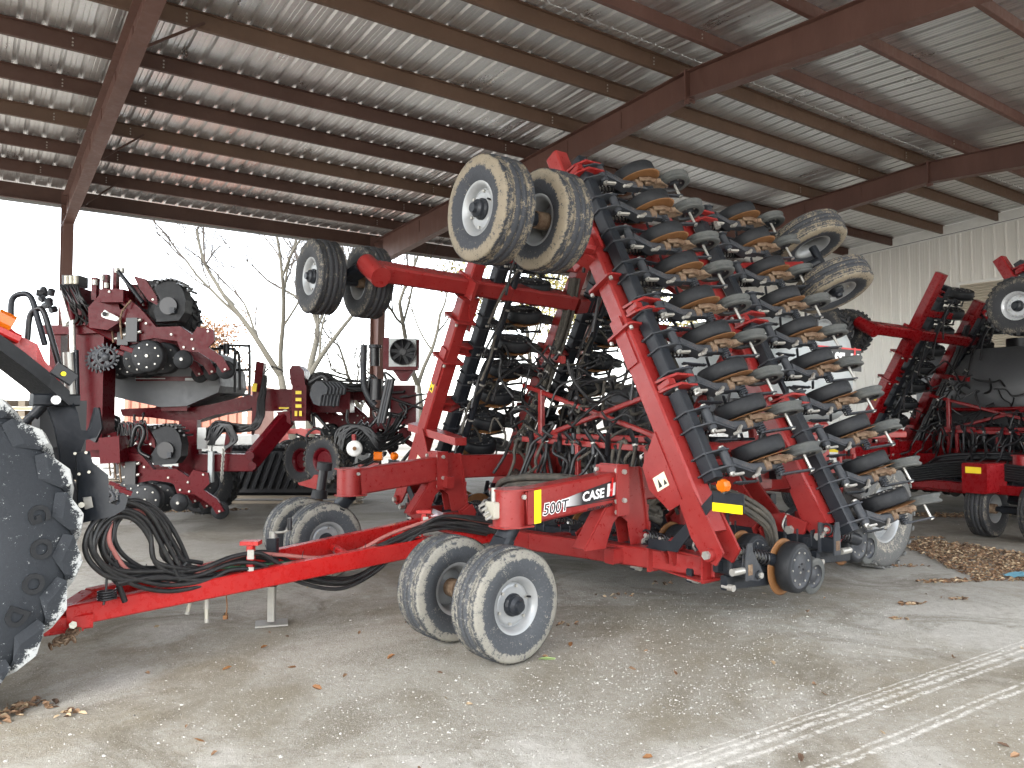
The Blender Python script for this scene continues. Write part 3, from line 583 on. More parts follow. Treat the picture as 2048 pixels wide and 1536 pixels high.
def make_drill(root, clean=False):
    RD = 'red2' if clean else 'red'
    TR, TW = .41, .29
    # ---- centre frame
    b = MB(); zc = .545
    P = [(1.42, -2.32), (1.02, -.45), (.93, .15), (.95, 1.05), (1.36, 2.5)]
    for i in range(4): b.beam((P[i][0], P[i][1], zc), (P[i+1][0], P[i+1][1], zc), .16, .165, RD, ch=.012)
    b.plate([(1.30, -1.9, .46), (1.33, -1.9, .46), (1.36, -2.33, .44), (1.36, -2.33, .66), (1.33, -1.9, .65)], .012, RD, (1, .2, 0))
    b.box((1.36, -2.08, .452), (.22, .5, .014), RD, RZ(radians(-12))); b.box((1.36, -2.08, .641), (.22, .5, .014), RD, RZ(radians(-12)))
    for s in (-1, 1): b.box((1.33+.0, s*2.3, .55), (.2, .02, .24), RD); b.box((1.27, s*1.78, .55), (.19, .02, .21), RD)
    b.build('front_frame_beam', root)
    b = MB()
    b.beam((3.0, -2.2, .6), (3.0, 2.2, .6), .16, .18, RD); b.beam((1.9, -2.0, .56), (1.9, 2.0, .56), .12, .12, RD)
    for y in (-1.45, -.55, .55, 1.45): b.beam((1.05, y, .54), (4.1, y, .58), .12, .13, RD)
    b.beam((4.1, -1.5, .58), (4.1, 1.5, .58), .14, .14, RD)
    b.build('rear_frame', root)
    for s in (-1, 1):
        y = s*1.45; b = MB()
        b.beam((1.16, y, 1.14), (3.3, y, 1.12), .13, .27, RD, ch=.015)
        if s < 0: b.box((1.9, y-.068, 1.13), (.13, .006, .10), 'zinc')
        b.build('upper_rail', root)
        b = MB()
        for yy in (y-.075, y+.075):
            b.plate([(.70, yy, .63), (.93, yy, .63), (1.02, yy, .83), (1.10, yy, .90), (1.06, yy, 1.2), (.98, yy, 1.0)], .014, RD)
            b.plate([(1.24, yy, .63), (1.46, yy, .63), (1.36, yy, 1.30), (1.10, yy, 1.30), (1.10, yy, .90), (1.2, yy, .83)], .014, RD)
        b.beam((1.36, y, 1.29), (1.46, y, .64), .02, .2, RD, up=(0, 1, 0), ch=0); b.beam((.97, y, 1.0), (.70, y, .64), .14, .014, RD, ch=0)
        for q in (.2, .35, .5): b.box((1.37+q*.15, y-.09, 1.29-q), (.02, .03, .05), RD)
        b.box((1.10, y, 1.11), (.035, .30, .44), RD, ch=.01); b.box((1.055, y, 1.11), (.03, .30, .42), RD, ch=.01)
        for q in (-.125, .125):
            for z in (.93, 1.02, 1.28): b.bolt((1.04, y+q, z), (-1, 0, 0), .02, .025); 
        b.plate([(1.0, y-.152, .9), (1.14, y-.152, .9), (1.14, y-.152, 1.33), (1.0, y-.152, 1.33)], .012, RD)
        for z in (1.27, 1.03): b.bolt((1.07, y-.158, z), (0, -1, 0), .022, .025)
        b.build('arm_stand', root)
        # arm to the caster
        b = MB()
        b.beam((.08, y, 1.03), (1.05, y, 1.125), .19, .275, RD, ch=.018)
        b.cyl((-.02, y, .895), (-.02, y, 1.165), .125, RD, n=24)
        b.plate([(-.14, y-.1, 1.172), (-.16, y, 1.172), (-.14, y+.1, 1.172), (.0, y+.13, 1.172), (.14, y+.12, 1.172), (.14, y-.12, 1.172), (.0, y-.13, 1.172)], .014, RD, (0, 0, 1))
        b.plate([(-.14, y-.1, .888), (-.16, y, .888), (-.14, y+.1, .888), (.0, y+.13, .888), (.14, y+.12, .888), (.14, y-.12, .888), (.0, y-.13, .888)], .014, RD, (0, 0, 1))
        b.plate([(.09, y-.098, .9), (.15, y-.098, .9), (.15, y-.098, 1.16), (.09, y-.098, 1.16)], .006, RD)
        b.bolt((.03, y-.12, 1.12), (0, -1, 0), .02, .02)
        o = b.build('caster_arm', root)
        if s < 0:
            fy = y-.0985
            q = MB(); q.add([(.155, fy, .90), (.225, fy, .905), (.225, fy, 1.165), (.155, fy, 1.16)], [(0, 1, 2, 3)], 'yel'); q.build('reflector', o)
            if not clean:
                sl = V((.97, 0, .095)).normalized(); up = V((-.095, 0, .97)).normalized()
                base = V((.24, fy, .955))
                def pp(x, z, o=0): return base+sl*x+up*z+V((0, -o, 0))
                q = MB(); q.add([pp(.215, .035, .001), pp(.42, .02, .001), pp(.79, .02, .001), pp(.79, .165, .001), pp(.42, .125, .001), pp(.215, .095, .001)], [(0, 1, 4, 5), (1, 2, 3, 4)], 'decal')
                q.add([pp(.22, .022, .001), pp(.79, .003, .001), pp(.79, .010, .001), pp(.22, .029, .001)], [(0, 1, 2, 3)], 'ink'); q.build('decal_band', o)
                for off, mt, ex in ((.012, 'wink', .0005), (.0, 'ink', .0015)):
                    put_text('500T', .125, mt, o, pp(.0, .005, .001 if off else .002), sl, up, .25, .001+off*.55, ex, 1.0)
                for off, mt, ex in ((.011, 'ink', .0005), (.0015, 'wink', .0015)):
                    put_text('CASE', .105, mt, o, pp(.42, .045, .002 if off > .005 else .0035), sl, up, .2, .002+off*.6, ex, 1.0)
                put_text('PRECISION DISK', .036, 'ink', o, pp(.47, -.045, .002), sl, up, .15, .001, .0004, 1.1)
                # two interlocked letters, white verticals and a red upright
                q = MB()
                for x0, w_, z0, z1, mt, e in ((.69, .030, .04, .145, 'wink', .004), (.735, .02, .036, .19, 'rink', .0045), (.757, .028, .04, .145, 'wink', .004), (.705, .06, .08, .10, 'wink', .0038), (.719, .010, .04, .145, 'rink', .0047)):
                    q.add([pp(x0+z0*.2, z0, e), pp(x0+w_+z0*.2, z0, e), pp(x0+w_+z1*.2, z1, e), pp(x0+z1*.2, z1, e)], [(0, 1, 2, 3)], mt)
                q.build('emblem', o)
                q = MB(); q.box((-.16, y+.02, 1.02), (.06, .12, .13), 'valve', ch=.01)
                for k in range(4): q.cyl((-.2, y-.02+k*.03, .98+k*.03), (-.25, y-.02+k*.03, .96+k*.03), .012, 'zinc', n=6)
                q.cyl((-.15, y+.02, 1.08), (-.15, y+.02, 1.19), .02, 'zinc', n=8); q.build('valve_block', root)
    caster(root, (0, -1.45, .89), (-.33, -1.46, TR), radians(4), TR, TW, 't_dark' if clean else 't_near', sep=.345)
    caster(root, (0, 1.45, .89), (-.23, 1.93, TR), radians(-38) if False else radians(0), TR, TW, 't_dark' if clean else 't_near', sep=.31)
    # ---- wings
    for s in (-1, 1):
        L = LN if s < 0 else LF
        ph = s*(pi/2+L); up = (0, s*cos(L), sin(L))
        for ai, a in enumerate((1.24, 2.74)):
            s0, s1 = (.42, 4.35) if ai == 0 else (.35, 3.95)
            b = MB()
            b.beam(wp(s, a, s0, -.177), wp(s, a, 2.28, -.177), .185, .185, RD, up=up, ch=.016)
            b.beam(wp(s, a, 2.28, -.177), wp(s, a, s1, -.185), .165, .165, RD, up=up, ch=.016)
            for q in ((2.28, 2.80) if ai == 0 else (2.5, 1.6)):        # flanges with bolts
                c = wp(s, a, q, -.177); b.beam(c-(wp(s, 0, .02, 0)-wp(s, 0, 0, 0))*.5, c+(wp(s, 0, .02, 0)-wp(s, 0, 0, 0))*.5, .29, .33, RD, up=up, ch=.03)
                for i in (-1, 1):
                    for j in (-1, 1):
                        c = wp(s, a+i*.115, q-.02, -.177+j*.135); b.bolt(c, wp(s, 0, -1, 0)-wp(s, 0, 0, 0), .018, .03)
                        c = wp(s, a-.155, q+j*.0-.0, -.177+j*.12)
            if ai == 0:       # splice boss on the front face
                c = wp(s, a-.1, 2.15, -.19); b.beam(wp(s, a-.1, 1.95, -.19), wp(s, a-.1, 2.42, -.19), .02, .13, RD, up=up, ch=.0)
                b.plate([wp(s, a-.1, 1.35, -.24), wp(s, a-.1, 1.15, -.50), wp(s, a-.1, .95, -.52), wp(s, a-.1, .72, -.40), wp(s, a-.1, .72, -.24)], .012, RD, (1, 0, 0))
            # foot lug at the hinge
            b.plate([wp(s, a-.10, .75, -.10), wp(s, a-.10, .75, -.27), wp(s, a-.10, .45, -.29), wp(s, a-.10, .27, -.25), wp(s, a-.10, .18, -.17), wp(s, a-.10, .24, -.06), wp(s, a-.10, .42, -.07)], .022, RD, (1, 0, 0))
            b.plate([wp(s, a+.10, .75, -.10), wp(s, a+.10, .75, -.27), wp(s, a+.10, .45, -.29), wp(s, a+.10, .27, -.25), wp(s, a+.10, .18, -.17), wp(s, a+.10, .24, -.06), wp(s, a+.10, .42, -.07)], .022, RD, (1, 0, 0))
            b.cyl(wp(s, a-.15, .27, -.17), wp(s, a-.11, .27, -.17), .05, RD, n=16); b.bolt(wp(s, a-.15, .27, -.17), (-1, 0, 0), .034, .03)
            b.cyl(wp(s, a-.02, .10, -.12), wp(s, a+.12, .10, -.12), .028, 'zinc', n=12)
            bo = b.build('wing_beam', root)
            if ai == 0:
                q = MB(); e = -.007-.1
                q.add([wp(s, a+e, 1.02, -.30), wp(s, a+e, 1.02, -.44), wp(s, a+e, .90, -.44), wp(s, a+e, .90, -.30)], [(0, 1, 2, 3)], 'cream' if not clean else 'ystick')
                for k in (0, 1): q.add([wp(s, a+e-.001, .92, -.31-k*.06), wp(s, a+e-.001, .92, -.35-k*.06), wp(s, a+e-.001, .97+k*.03, -.33-k*.06)], [(0, 1, 2)], 'ink')
                if s > 0:
                    q.add([wp(s, a-.094, 2.0, -.12), wp(s, a-.094, 2.0, -.20), wp(s, a-.094, 1.82, -.20), wp(s, a-.094, 1.82, -.12)], [(0, 1, 2, 3)], 'ystick')
                    for k in (0, 1): q.add([wp(s, a-.095, 1.84+k*.08, -.13), wp(s, a-.095, 1.84+k*.08, -.19), wp(s, a-.095, 1.89+k*.08, -.16)], [(0, 1, 2)], 'ink')
                q.build('warning_sticker', bo)
            # black toolbar carrying the row units
            t0, t1 = (.80, 4.15) if ai == 0 else (.22, 3.92)
            am, nb = (a+.06, 0) if s < 0 else (a+.31, -.19)
            b = MB()
            b.beam(wp(s, am, t0, nb), wp(s, am, 1.58, nb), .11, .13, 'black', up=up, ch=.012)
            b.beam(wp(s, am, 1.74, nb), wp(s, am, 2.5, nb), .11, .13, 'black', up=up, ch=.012)
            b.beam(wp(s, am, 2.5, nb), wp(s, am, t1, nb), .11, .13, 'black', up=up, ch=.012)
            b.beam(wp(s, am+.09, t0+.1, nb-.02), wp(s, am+.09, t1-.05, nb-.02), .05, .05, 'black', up=up, ch=.01)
            if s > 0:
                b.cyl(wp(s, am+.20, .7, nb-.10), wp(s, am+.20, t1-.4, nb-.10), .042, 'black', n=12)
                for q in range(6): c = wp(s, am+.20, 1.0+q*.5, nb-.10); b.cyl(c, c+(wp(s, 0, .02, 0)-wp(s, 0, 0, 0)), .05, 'zinc', n=12)
            b.build('toolbar', root)
            for q in ((4.0, 2.42, 1.66) if ai == 0 else (3.7, 2.42, 1.5)):
                b = MB()
                if s < 0:
                    for dx in (-.045, .045): b.plate([wp(s, a-.06, q+dx+.02, -.09), wp(s, a+.1, q+dx+.02, -.09), wp(s, a+.2, q+dx, .03), wp(s, a+.24, q+dx-.02, .1), wp(s, a+.19, q+dx-.02, .13), wp(s, a+.02, q+dx, .11), wp(s, a-.06, q+dx, .02)], .022, RD, wp(s, 0, 1, 0)-wp(s, 0, 0, 0))
                    b.beam(wp(s, a-.02, q, -.07), wp(s, a-.02, q, .06), .06, .085, RD, up=(1, 0, 0), ch=.01); b.bolt(wp(s, a+.2, q-.09, .09), wp(s, 0, -1, 0)-wp(s, 0, 0, 0), .034, .05); b.build('toolbar_clamp', root); continue
                for dx in (-.045, .045):
                    b.plate([wp(s, a+.02, q+dx+.02, -.10), wp(s, a+.02, q+dx+.02, -.27), wp(s, a+.2, q+dx, -.28), wp(s, a+.42, q+dx-.02, -.15), wp(s, a+.47, q+dx-.02, -.06), wp(s, a+.40, q+dx, -.03), wp(s, a+.2, q+dx, -.06)], .022, RD, wp(s, 0, 1, 0)-wp(s, 0, 0, 0))
                b.beam(wp(s, a+.07, q, -.17), wp(s, a+.24, q, -.17), .10, .06, RD, up=up, ch=.01)
                b.bolt(wp(s, a+.43, q-.09, -.09), wp(s, 0, -1, 0)-wp(s, 0, 0, 0), .036, .055); b.cyl(wp(s, a+.43, q-.09, -.09), wp(s, a+.43, q+.09, -.09), .02, 'zinc', n=8)
                b.build('toolbar_clamp', root)
            n = 9 if ai == 0 else 10
            top = 3.93 if ai == 0 else 3.74
            for k in range(n):
                row_unit(root, wp(s, am, top-.376*k, nb), ph, 1 if s < 0 else -1, clean)
        # fore and aft members joining the two beams, with the wing wheel arms
        b = MB()
        for q, h in ((3.62, .1), (2.35, .12), (1.15, .12)) if s < 0 else ((3.62, .1),):
            b.beam(wp(s, 1.3, q, -.22), wp(s, 2.7, q, -.22), .12, h, RD, up=up)
        if s < 0: b.beam(wp(s, 1.3, 1.2, -.2), wp(s, 2.7, 2.3, -.2), .07, .07, RD, up=up); b.beam(wp(s, 1.3, 3.5, -.2), wp(s, 2.7, 2.5, -.2), .07, .07, RD, up=up)
        b.build('wing_cross_member', root)
        b = MB(); q = 3.22
        b.beam(wp(s, .12, q, -.10), wp(s, 2.7, q-.02, -.30), .19, .21, RD, up=up, ch=.025)
        b.cyl(wp(s, .06, q, -.30), wp(s, .06, q, .10), .11, RD, n=20)
        b.plate([wp(s, 1.05, q-.12, -.22), wp(s, 1.35, q-.12, -.22), wp(s, 1.35, q-.55, -.22), wp(s, 1.24, q-.2, -.22)], .14, RD, up)
        b.beam(wp(s, 1.16, q, -.02), wp(s, 1.16, q, -.42), .22, .04, RD, up=(1, 0, 0))
        b.build('wing_caster_arm', root)
        c = wp(s, -.05, q-.28, .30); ax = Matrix(((0, 1, 0), (-1, 0, 0), (0, 0, 1)))
        ax = RZ(radians(-90)) 
        T = RX(ph*.999) @ RZ(0) if False else ax
        caster(root, wp(s, .06, q, .06), c, 0, TR, TW, 't_dark' if (clean or s > 0) else 't_mud', T=T, sep=.28, clean=clean, flat=0)
        # rear arm with its pair of wheels
        b = MB(); q = 3.14
        b.beam(wp(s, 2.8, q, -.22), wp(s, 4.1, q, .12), .2, .2, RD, up=up, ch=.02, w2=.17, h2=.15)
        b.cyl(wp(s, 4.22, q-.2, .3), wp(s, 4.22, q+.2, .3), .045, 'black', n=12); b.cyl(wp(s, 4.1, q, .05), wp(s, 4.22, q, .3), .07, 'black', n=12)
        b.build('wing_rear_arm', root)
        T = Matrix.Rotation(ph, 3, 'X')
        for d, o in ((.31, -1), (-.31, 1)):
            wheel(root, 'wheel', TR, TW-.02, .2, 't_dark' if clean else 't_mud', rot=T, loc=wp(s, 4.22, q+d, .30), out=o if s < 0 else -o, rmat='rimg', flat=0)
        # hinge plate at the rear and fold cylinder
        b = MB(); y = s
        b.plate([(2.6, y*1.2, .50), (2.6, y*1.2, 1.0), (2.6, y*1.42, 1.42), (2.6, y*1.6, 1.45), (2.6, y*1.66, 1.1), (2.6, y*1.9, .82), (2.6, y*2.12, .86), (2.6, y*2.36, .8), (2.6, y*2.3, .62), (2.6, y*2.1, .42)], .03, RD, (1, 0, 0))
        b.plate([(2.86, y*1.2, .50), (2.86, y*1.2, 1.0), (2.86, y*1.42, 1.42), (2.86, y*1.6, 1.45), (2.86, y*1.66, 1.1), (2.86, y*1.9, .82), (2.86, y*2.12, .86), (2.86, y*2.36, .8), (2.86, y*2.3, .62), (2.86, y*2.1, .42)], .03, RD, (1, 0, 0))
        b.bolt((2.58, y*2.2, .72), (-1, 0, 0), .04, .04); b.bolt((2.58, y*1.62, 1.0), (-1, 0, 0), .025, .03)
        b.build('hinge_plate', root)
        b = MB(); p0 = V((2.9, s*.5, .75)); p1 = wp(s, 2.9, 1.1, -.3); b.cyl(p0, p0+(p1-p0)*.62, .055, 'black', n=14); b.cyl(p0, p1, .028, 'chrome', n=10); b.build('fold_cylinder', root)
        if s < 0 or True:
            b = MB(); yy = s*2.62; ax = 1.14
            b.box((ax+.01, yy, 1.10), (.008, .29, .14), 'black'); b.plate([(ax+.006, yy-s*.14, 1.15), (ax+.006, yy-s*.14, 1.05), (ax+.006, s*2.13, .665), (ax+.006, s*2.06, .74)], .012, 'black', (1, 0, 0)); b.plate([(ax+.006, s*2.14, .66), (ax+.006, s*2.06, .74), (ax+.006, s*1.82, .73), (ax+.006, s*1.82, .655)], .012, 'black', (1, 0, 0)); b.box((ax+.08, s*1.9, .655), (.16, .2, .012), 'black')
            bo = b.build('lamp_bracket', root)
            q = MB(); q.box((ax, yy, 1.055), (.006, .27, .065), 'yel'); q.build('reflector', bo)
            q = MB(); q.lathe([(.001, -.05), (.05, -.048), (.062, -.03), (.064, .0), (.062, .03), (.05, .048), (.001, .05)], 'amber', n=8, c=(ax, yy-s*.03, 1.235), T=RZ(radians(90)), smooth=False)
            q.v = [(ax+(v[0]-ax)*.8, yy-s*.03+(v[1]-yy+s*.03)*.8, 1.22+(v[2]-1.235)*.8) if v[2] > 1.15 else v for v in q.v]
            q.cyl((ax, yy-s*.03, 1.16), (ax, yy-s*.03, 1.19), .02, 'ink', n=8); q.build('amber_lamp', bo)
    # ---- centre toolbars and their row units
    for a, z in ((1.40, .60), (2.62, .66)):
        b = MB(); b.beam((a, -2.62, z-.03), (a, 2.62, z-.03), .085, .13, 'black', ch=.012)
        for y in (-2.62, 2.62): b.plate([(a-.05, y, z-.11), (a+.05, y, z-.11), (a+.05, y, z+.06), (a+.03, y, z+.17), (a-.02, y, z+.17), (a-.05, y, z+.06)], .012, 'gsteel'); b.box((a, y-.008 if y < 0 else y+.008, z-.03), (.05, .006, .08), 'rustd')
        b.build('toolbar', root)
        n = 13
        for k in range(n):
            y = -2.52+k*.40+(.0 if a < 2 else .19)
            if y < 2.6: row_unit(root, (a+.02, y, z), 0, 1 if y < 0 else -1, clean)
        for y in (-2.05, -1.0, 1.0, 2.05):
            b = MB(); b.beam((a-.02, y, z+.07), (a+.34, y+.02, z+.20), .07, .09, 'gsteel', ch=.008); b.bolt((a+.33, y-.03, z+.2), (0, -1, 0), .018, .02)
            b.tube([(a-.05, y-.1, z+.05), (a-.09, y-.1, z+.1), (a-.02, y-.1, z+.19), (a+.04, y-.1, z+.16)], .009, 'zinc', n=6)
            b.box((a-.12, y+.12, z+.03), (.16, .02, .16), RD, RY(-.5), ch=.01); b.box((a-.12, y+.05, z+.03), (.16, .02, .16), RD, RY(-.5), ch=.01)
            b.build('toolbar_mount', root)
        for y in (-2.47, -2.13, -1.5, 1.5, 2.13, 2.47):
            sg = 1 if y > 0 else -1; b = MB()
            b.beam((a-.12, y, z-.14), (a+.42, y, z-.17), .06, .11, 'black', ch=.01); b.beam((a-.10, y+.09, z-.03), (a+.30, y+.09, z-.05), .05, .09, 'black', ch=.01)
            b.helix((a-.02, y+sg*.06, z+.10), (a+.36, y+sg*.05, z+.0), .048, .011, 8, 'ink'); b.cyl((a-.02, y+sg*.06, z+.10), (a+.36, y+sg*.05, z+.0), .02, 'zinc', n=8); b.cyl((a+.34, y+sg*.05, z+.01), (a+.50, y+sg*.05, z-.04), .055, 'black', n=12)
            b.plate([(a-.06, y-.02, z+.16), (a+.05, y-.02, z+.14), (a+.06, y-.02, z-.14), (a-.07, y-.02, z-.16)], .02, 'gsteel'); b.cyl((a+.0, y-.05, z+.04), (a+.0, y-.02, z+.04), .04, 'zinc', n=12); b.cyl((a-.1, y-.08, z-.17), (a-.1, y+.02, z-.17), .026, 'zinc', n=8)
            b.build('pressure_spring_mount', root)
    # ---- manifold bar and braces over the centre
    b = MB()
    b.beam((1.9, -1.35, 1.42), (1.9, .85, 1.47), .05, .06, RD, ch=.006)
    for y in (-1.1, -.1, .6): b.beam((1.9, y, .6), (1.9, y, 1.42), .05, .05, RD, ch=.006)
    b.beam((2.25, .95, 1.5), (2.25, .95, 2.05), .07, .07, RD); b.beam((2.25, 1.3, 2.12), (2.25, -.95, 1.52), .05, .055, RD); b.beam((2.25, .9, 1.5), (2.25, -1.0, 2.0), .05, .055, RD)
    b.beam((2.25, 1.1, 1.5), (2.25, -1.3, 1.5), .06, .07, RD); b.beam((2.25, -1.25, .6), (2.25, -1.25, 2.0), .07, .07, RD); b.beam((2.25, .95, .6), (2.25, .95, 1.5), .07, .07, RD)
    b.beam((2.25, .95, 1.5), (3.2, .95, .7), .06, .06, RD); b.beam((2.3, .6, 2.4), (2.5, 1.3, 2.5), .06, .09, RD)
    b.build('manifold_brace', root)
    b = MB(); b.plate([(1.32, 2.3, 1.62), (1.40, 1.3, 1.44), (1.24, 1.3, 1.44), (1.12, 2.2, 1.60)], .09, RD, (0, 0, 1)); b.beam((1.12, 2.25, 1.05), (1.12, 1.2, .98), .1, .13, RD); b.build('wing_rest', root)

def hose_arc(b, p, q, sag, r, mat, wob=.05, n=6):
    p, q = V(p), V(q); m = (p+q)/2; m.z += sag
    pts = [p, p.lerp(m, .5)+V((rnd(-wob, wob), rnd(-wob, wob), sag*.25+rnd(-wob, wob))), m+V((rnd(-wob, wob), rnd(-wob, wob), 0)), q.lerp(m, .5)+V((rnd(-wob, wob), rnd(-wob, wob), sag*.25+rnd(-wob, wob))), q]
    b.tube(pts, r, mat, n=n, sub=4)
def centre_hoses(root, mat1, mat2, dense=1.):
    """seed and air hoses spreading from the centre manifold to the rows"""
    b = MB()
    for k in range(int(46*dense)):
        y = rnd(-.7, 1.7); z_ = rnd(1.35, 2.5)-max(0, -y)*.5; p = (rnd(1.7, 2.9), y, z_); q = (rnd(1.7, 2.9), y+rnd(-.5, .5), z_+rnd(-.5, .2))
        hose_arc(b, p, q, rnd(-.3, .35), rnd(.012, .02), mat2 if k % 4 else mat1, .09)
    for k in range(int(34*dense)):
        y = rnd(-1.25, 1.0); hose_arc(b, (1.9+rnd(-.1, .1), y, 1.45), (1.9+rnd(-.3, .5), y+rnd(-.4, .4), rnd(.75, 1.1)), rnd(-.1, .25), .019, mat2 if k % 3 else mat1)
    for s in (-1, 1):
        for a in (1.24, 2.74):
            for k in range(9):
                if s < 0 and k % 2: continue
                e = wp(s, a+.80, 3.9-.39*k, -.27) if s > 0 else wp(s, a+.55, 3.9-.39*k, -.08); st = wp(s, a+.15+rnd(-.1, .1), 3.3-.36*k, -.62)
                hose_arc(b, e, st, .28+rnd(-.05, .1), .016, mat1 if k % 2 else mat2, .04)
    for k in range(int(40*dense)):
        y = rnd(-1.1, 1.7); z_ = rnd(1.15, 2.3)-max(0, -y)*.4; p = (rnd(2.4, 3.9), y, z_); q = (p[0]+rnd(-.5, .5), y+rnd(-.6, .6), z_+rnd(-.5, .3))
        hose_arc(b, p, q, rnd(-.3, .3), rnd(.018, .028), mat2 if k % 3 else mat1, .1)
    b.build('seed_hose', root)
    b = MB()
    for a_, z_ in ((3.3, 1.15), (3.45, 1.45), (3.2, .9)): b.beam((a_, -1.6, z_), (a_, 1.8, z_), .09, .11, 'black')
    for k in range(9):
        y = -1.4+k*.38; b.cyl((3.3, y, 1.2), (3.35, y, 1.75+.1*(k % 3)), .05, 'ink', n=12); b.cyl((3.35, y, 1.75+.1*(k % 3)), (3.35, y, 1.83+.1*(k % 3)), .085, 'ink', n=16)
    for y in (-.5, .4, 1.3): b.box((3.0, y, 1.35), (.3, .4, .35), 'black', ch=.02)
    b.build('air_manifold', root)
    b = MB()
    for k in range(9):
        o = V((rnd(-.07, .07), rnd(-.07, .07), 0))
        b.tube([V((1.7, .45, 1.0))+o, wp(1, 2.3, 1.1, -.75)+o, wp(1, 2.55, 2.0, -.48)+o*.8, wp(1, 2.65, 2.9, -.36)+o*.7, wp(1, 2.6, 3.5, -.3)+o*.6], .024, mat1, n=6, sub=5)
    for k in range(7):
        o = V((rnd(-.05, .05), 0, rnd(-.07, .07)))
        b.tube([V((1.6, .95, .80))+o, V((1.45, .6, .98))+o, V((1.5, .1, 1.05))+o, V((1.5, -.5, 1.07))+o, V((1.6, -.95, 1.0))+o, V((1.9, -1.25, .8))+o], .034, mat1, n=7, sub=5)
    for k in range(8):
        o = rnd(-.09, .09); q = rnd(-.05, .05)
        b.tube([V((1.75, -1.0+q, .7)), V((1.9, -1.3+q, 1.05+o)), V((2.15, -1.75+q, 1.06+o)), V((2.4, -2.05+q, .85+o)), V((2.45, -2.1+q, .55))], .022, mat1, n=7, sub=5)
    for k in range(4):
        b.tube([wp(-1, 1.75, .6, -.3), wp(-1, 1.7+k*.04, 1.6, -.28), wp(-1, 1.75, 2.6, -.33+k*.03), wp(-1, 1.9, 3.5, -.3)], .022, mat1, n=6)
    b.build('hose_bundle', root)
    b = MB()
    for k in range(8):
        b = MB(); y = -1.2+k*.27+rnd(-.08, .08); tx = rnd(-.08, .08); b.cyl((1.88, y, 1.36+rnd(-.05, .02)), (1.88+tx, y+tx, 1.52+rnd(-.06, .06)), .028, 'ink', n=8); b.cyl((1.88, y, 1.46), (1.8, y+rnd(-.1, .1), 1.5+rnd(0, .12)), .022, 'ink', n=8); b.cyl((1.88, y, 1.45), (1.88, y, 1.47), .034, 'zinc', n=8); b.build('hose_coupling', root)
    for k in range(26):
        b = MB(); c = wp(1, 2.35+rnd(-.12, .12), .6+k*.085, -.72+rnd(-.1, .15)); d = V((rnd(-1, 1), rnd(-1, 1), rnd(-1, 1)))
        b.cyl(c, c+d*.09, .028, 'ink', n=8); b.cyl(c+d*.07, c+d*.085, .034, 'zinc', n=8); b.build('hose_coupling', root)

def decal_mat():
    m, t, b = new_mat('fading_black_decal'); tc = nd(t, 'ShaderNodeTexCoord'); sp = nd(t, 'ShaderNodeSeparateXYZ'); t.links.new(tc.outputs['Object'], sp.inputs[0])
    mr = nd(t, 'ShaderNodeMapRange'); mr.inputs[1].default_value = .45; mr.inputs[2].default_value = .66; t.links.new(sp.outputs[0], mr.inputs[0])
    c = mixc(t, mr.outputs[0], (.7, .7, .7), (.015, .015, .018)); t.links.new(c, b.inputs['Base Color']); b.inputs['Roughness'].default_value = .35; return m
M['decal'] = decal_mat()
DRL, DRR = V((-.878, 7.18, 0)), math.atan2(.598, .80)
drill = thing('disk_drill', DRL, DRR, 'large faded red folded disk drill with muddy wheels, hitched to the tractor in front', 'seed drill')
def dl(a, b, z): return drill.matrix_basis @ V((a, b, z))
make_drill(drill); centre_hoses(drill, 'hoseg', 'hose')
# ---- hitch
b = MB()
T0, T1 = at(128, 1232, 5.0), at(178, 1197, 5.28)
N1, F1 = dl(.86, .05, .57), dl(.86, 1.05, .57)
b.beam(T0, N1, .10, .135, 'hred', ch=.01, h2=.16); b.beam(T1, F1, .10, .13, 'hred', ch=.01, h2=.16)
b.beam(T0.lerp(N1, .58), T1.lerp(F1, .58), .06, .06, 'hred'); b.beam(T0.lerp(N1, .8), T1.lerp(F1, .8), .06, .08, 'hred'); b.beam(T0+V((.0, .0, 0)), T1, .12, .12, 'hred')
b.box(at(120, 1244, 5.02), (.36, .16, .10), 'hred', RZ(.62), ch=.012); b.box(at(128, 1251, 4.98), (.22, .03, .10), 'hred', RZ(.62), ch=.012)
b.cyl(at(146, 1250, 4.96), at(146, 1250, 4.9), .024, 'valve', n=6)
hitch = b.build('hitch', drill, world=True)
def along(t, up, side=.5):
    """a point along the hitch"""
    return T0.lerp(N1, t).lerp(T1.lerp(F1, t), side)+V((0, 0, up))
for t, s_ in ((.335, .1), (.82, .3)):
    b = MB(); p = along(t, .0, s_); b.beam(p, p+V((0, 0, .25)), .05, .07, 'hred', ch=.005); b.box(p+V((0, 0, .27)), (.14, .1, .03), 'hred'); b.box(p+V((.02, -.06, .19)), (.05, .015, .07), 'zinc'); b.box(p+V((.02, -.06, .07)), (.05, .015, .05), 'zinc'); b.build('hose_holder', drill, world=True)
b = MB(); jp = at(545, 1100, 6.5)
b.beam(V((jp.x, jp.y, .32)), V((jp.x, jp.y, .72)), .085, .085, 'black', ch=.006); b.beam(V((jp.x, jp.y, .03)), V((jp.x, jp.y, .33)), .06, .06, 'zinc', ch=.004)
b.box((jp.x, jp.y, .012), (.26, .2, .012), 'zinc', RZ(.3)); b.cyl((jp.x, jp.y, .72), (jp.x, jp.y, .77), .03, 'zinc'); b.tube([(jp.x, jp.y, .765), (jp.x+.09, jp.y-.02, .77), (jp.x+.14, jp.y-.03, .79), (jp.x+.15, jp.y-.03, .80)], .011, 'zinc'); b.cyl((jp.x+.15, jp.y-.03, .79), (jp.x+.15, jp.y-.03, .89), .02, 'ink')
b.build('parking_jack', drill, world=True)
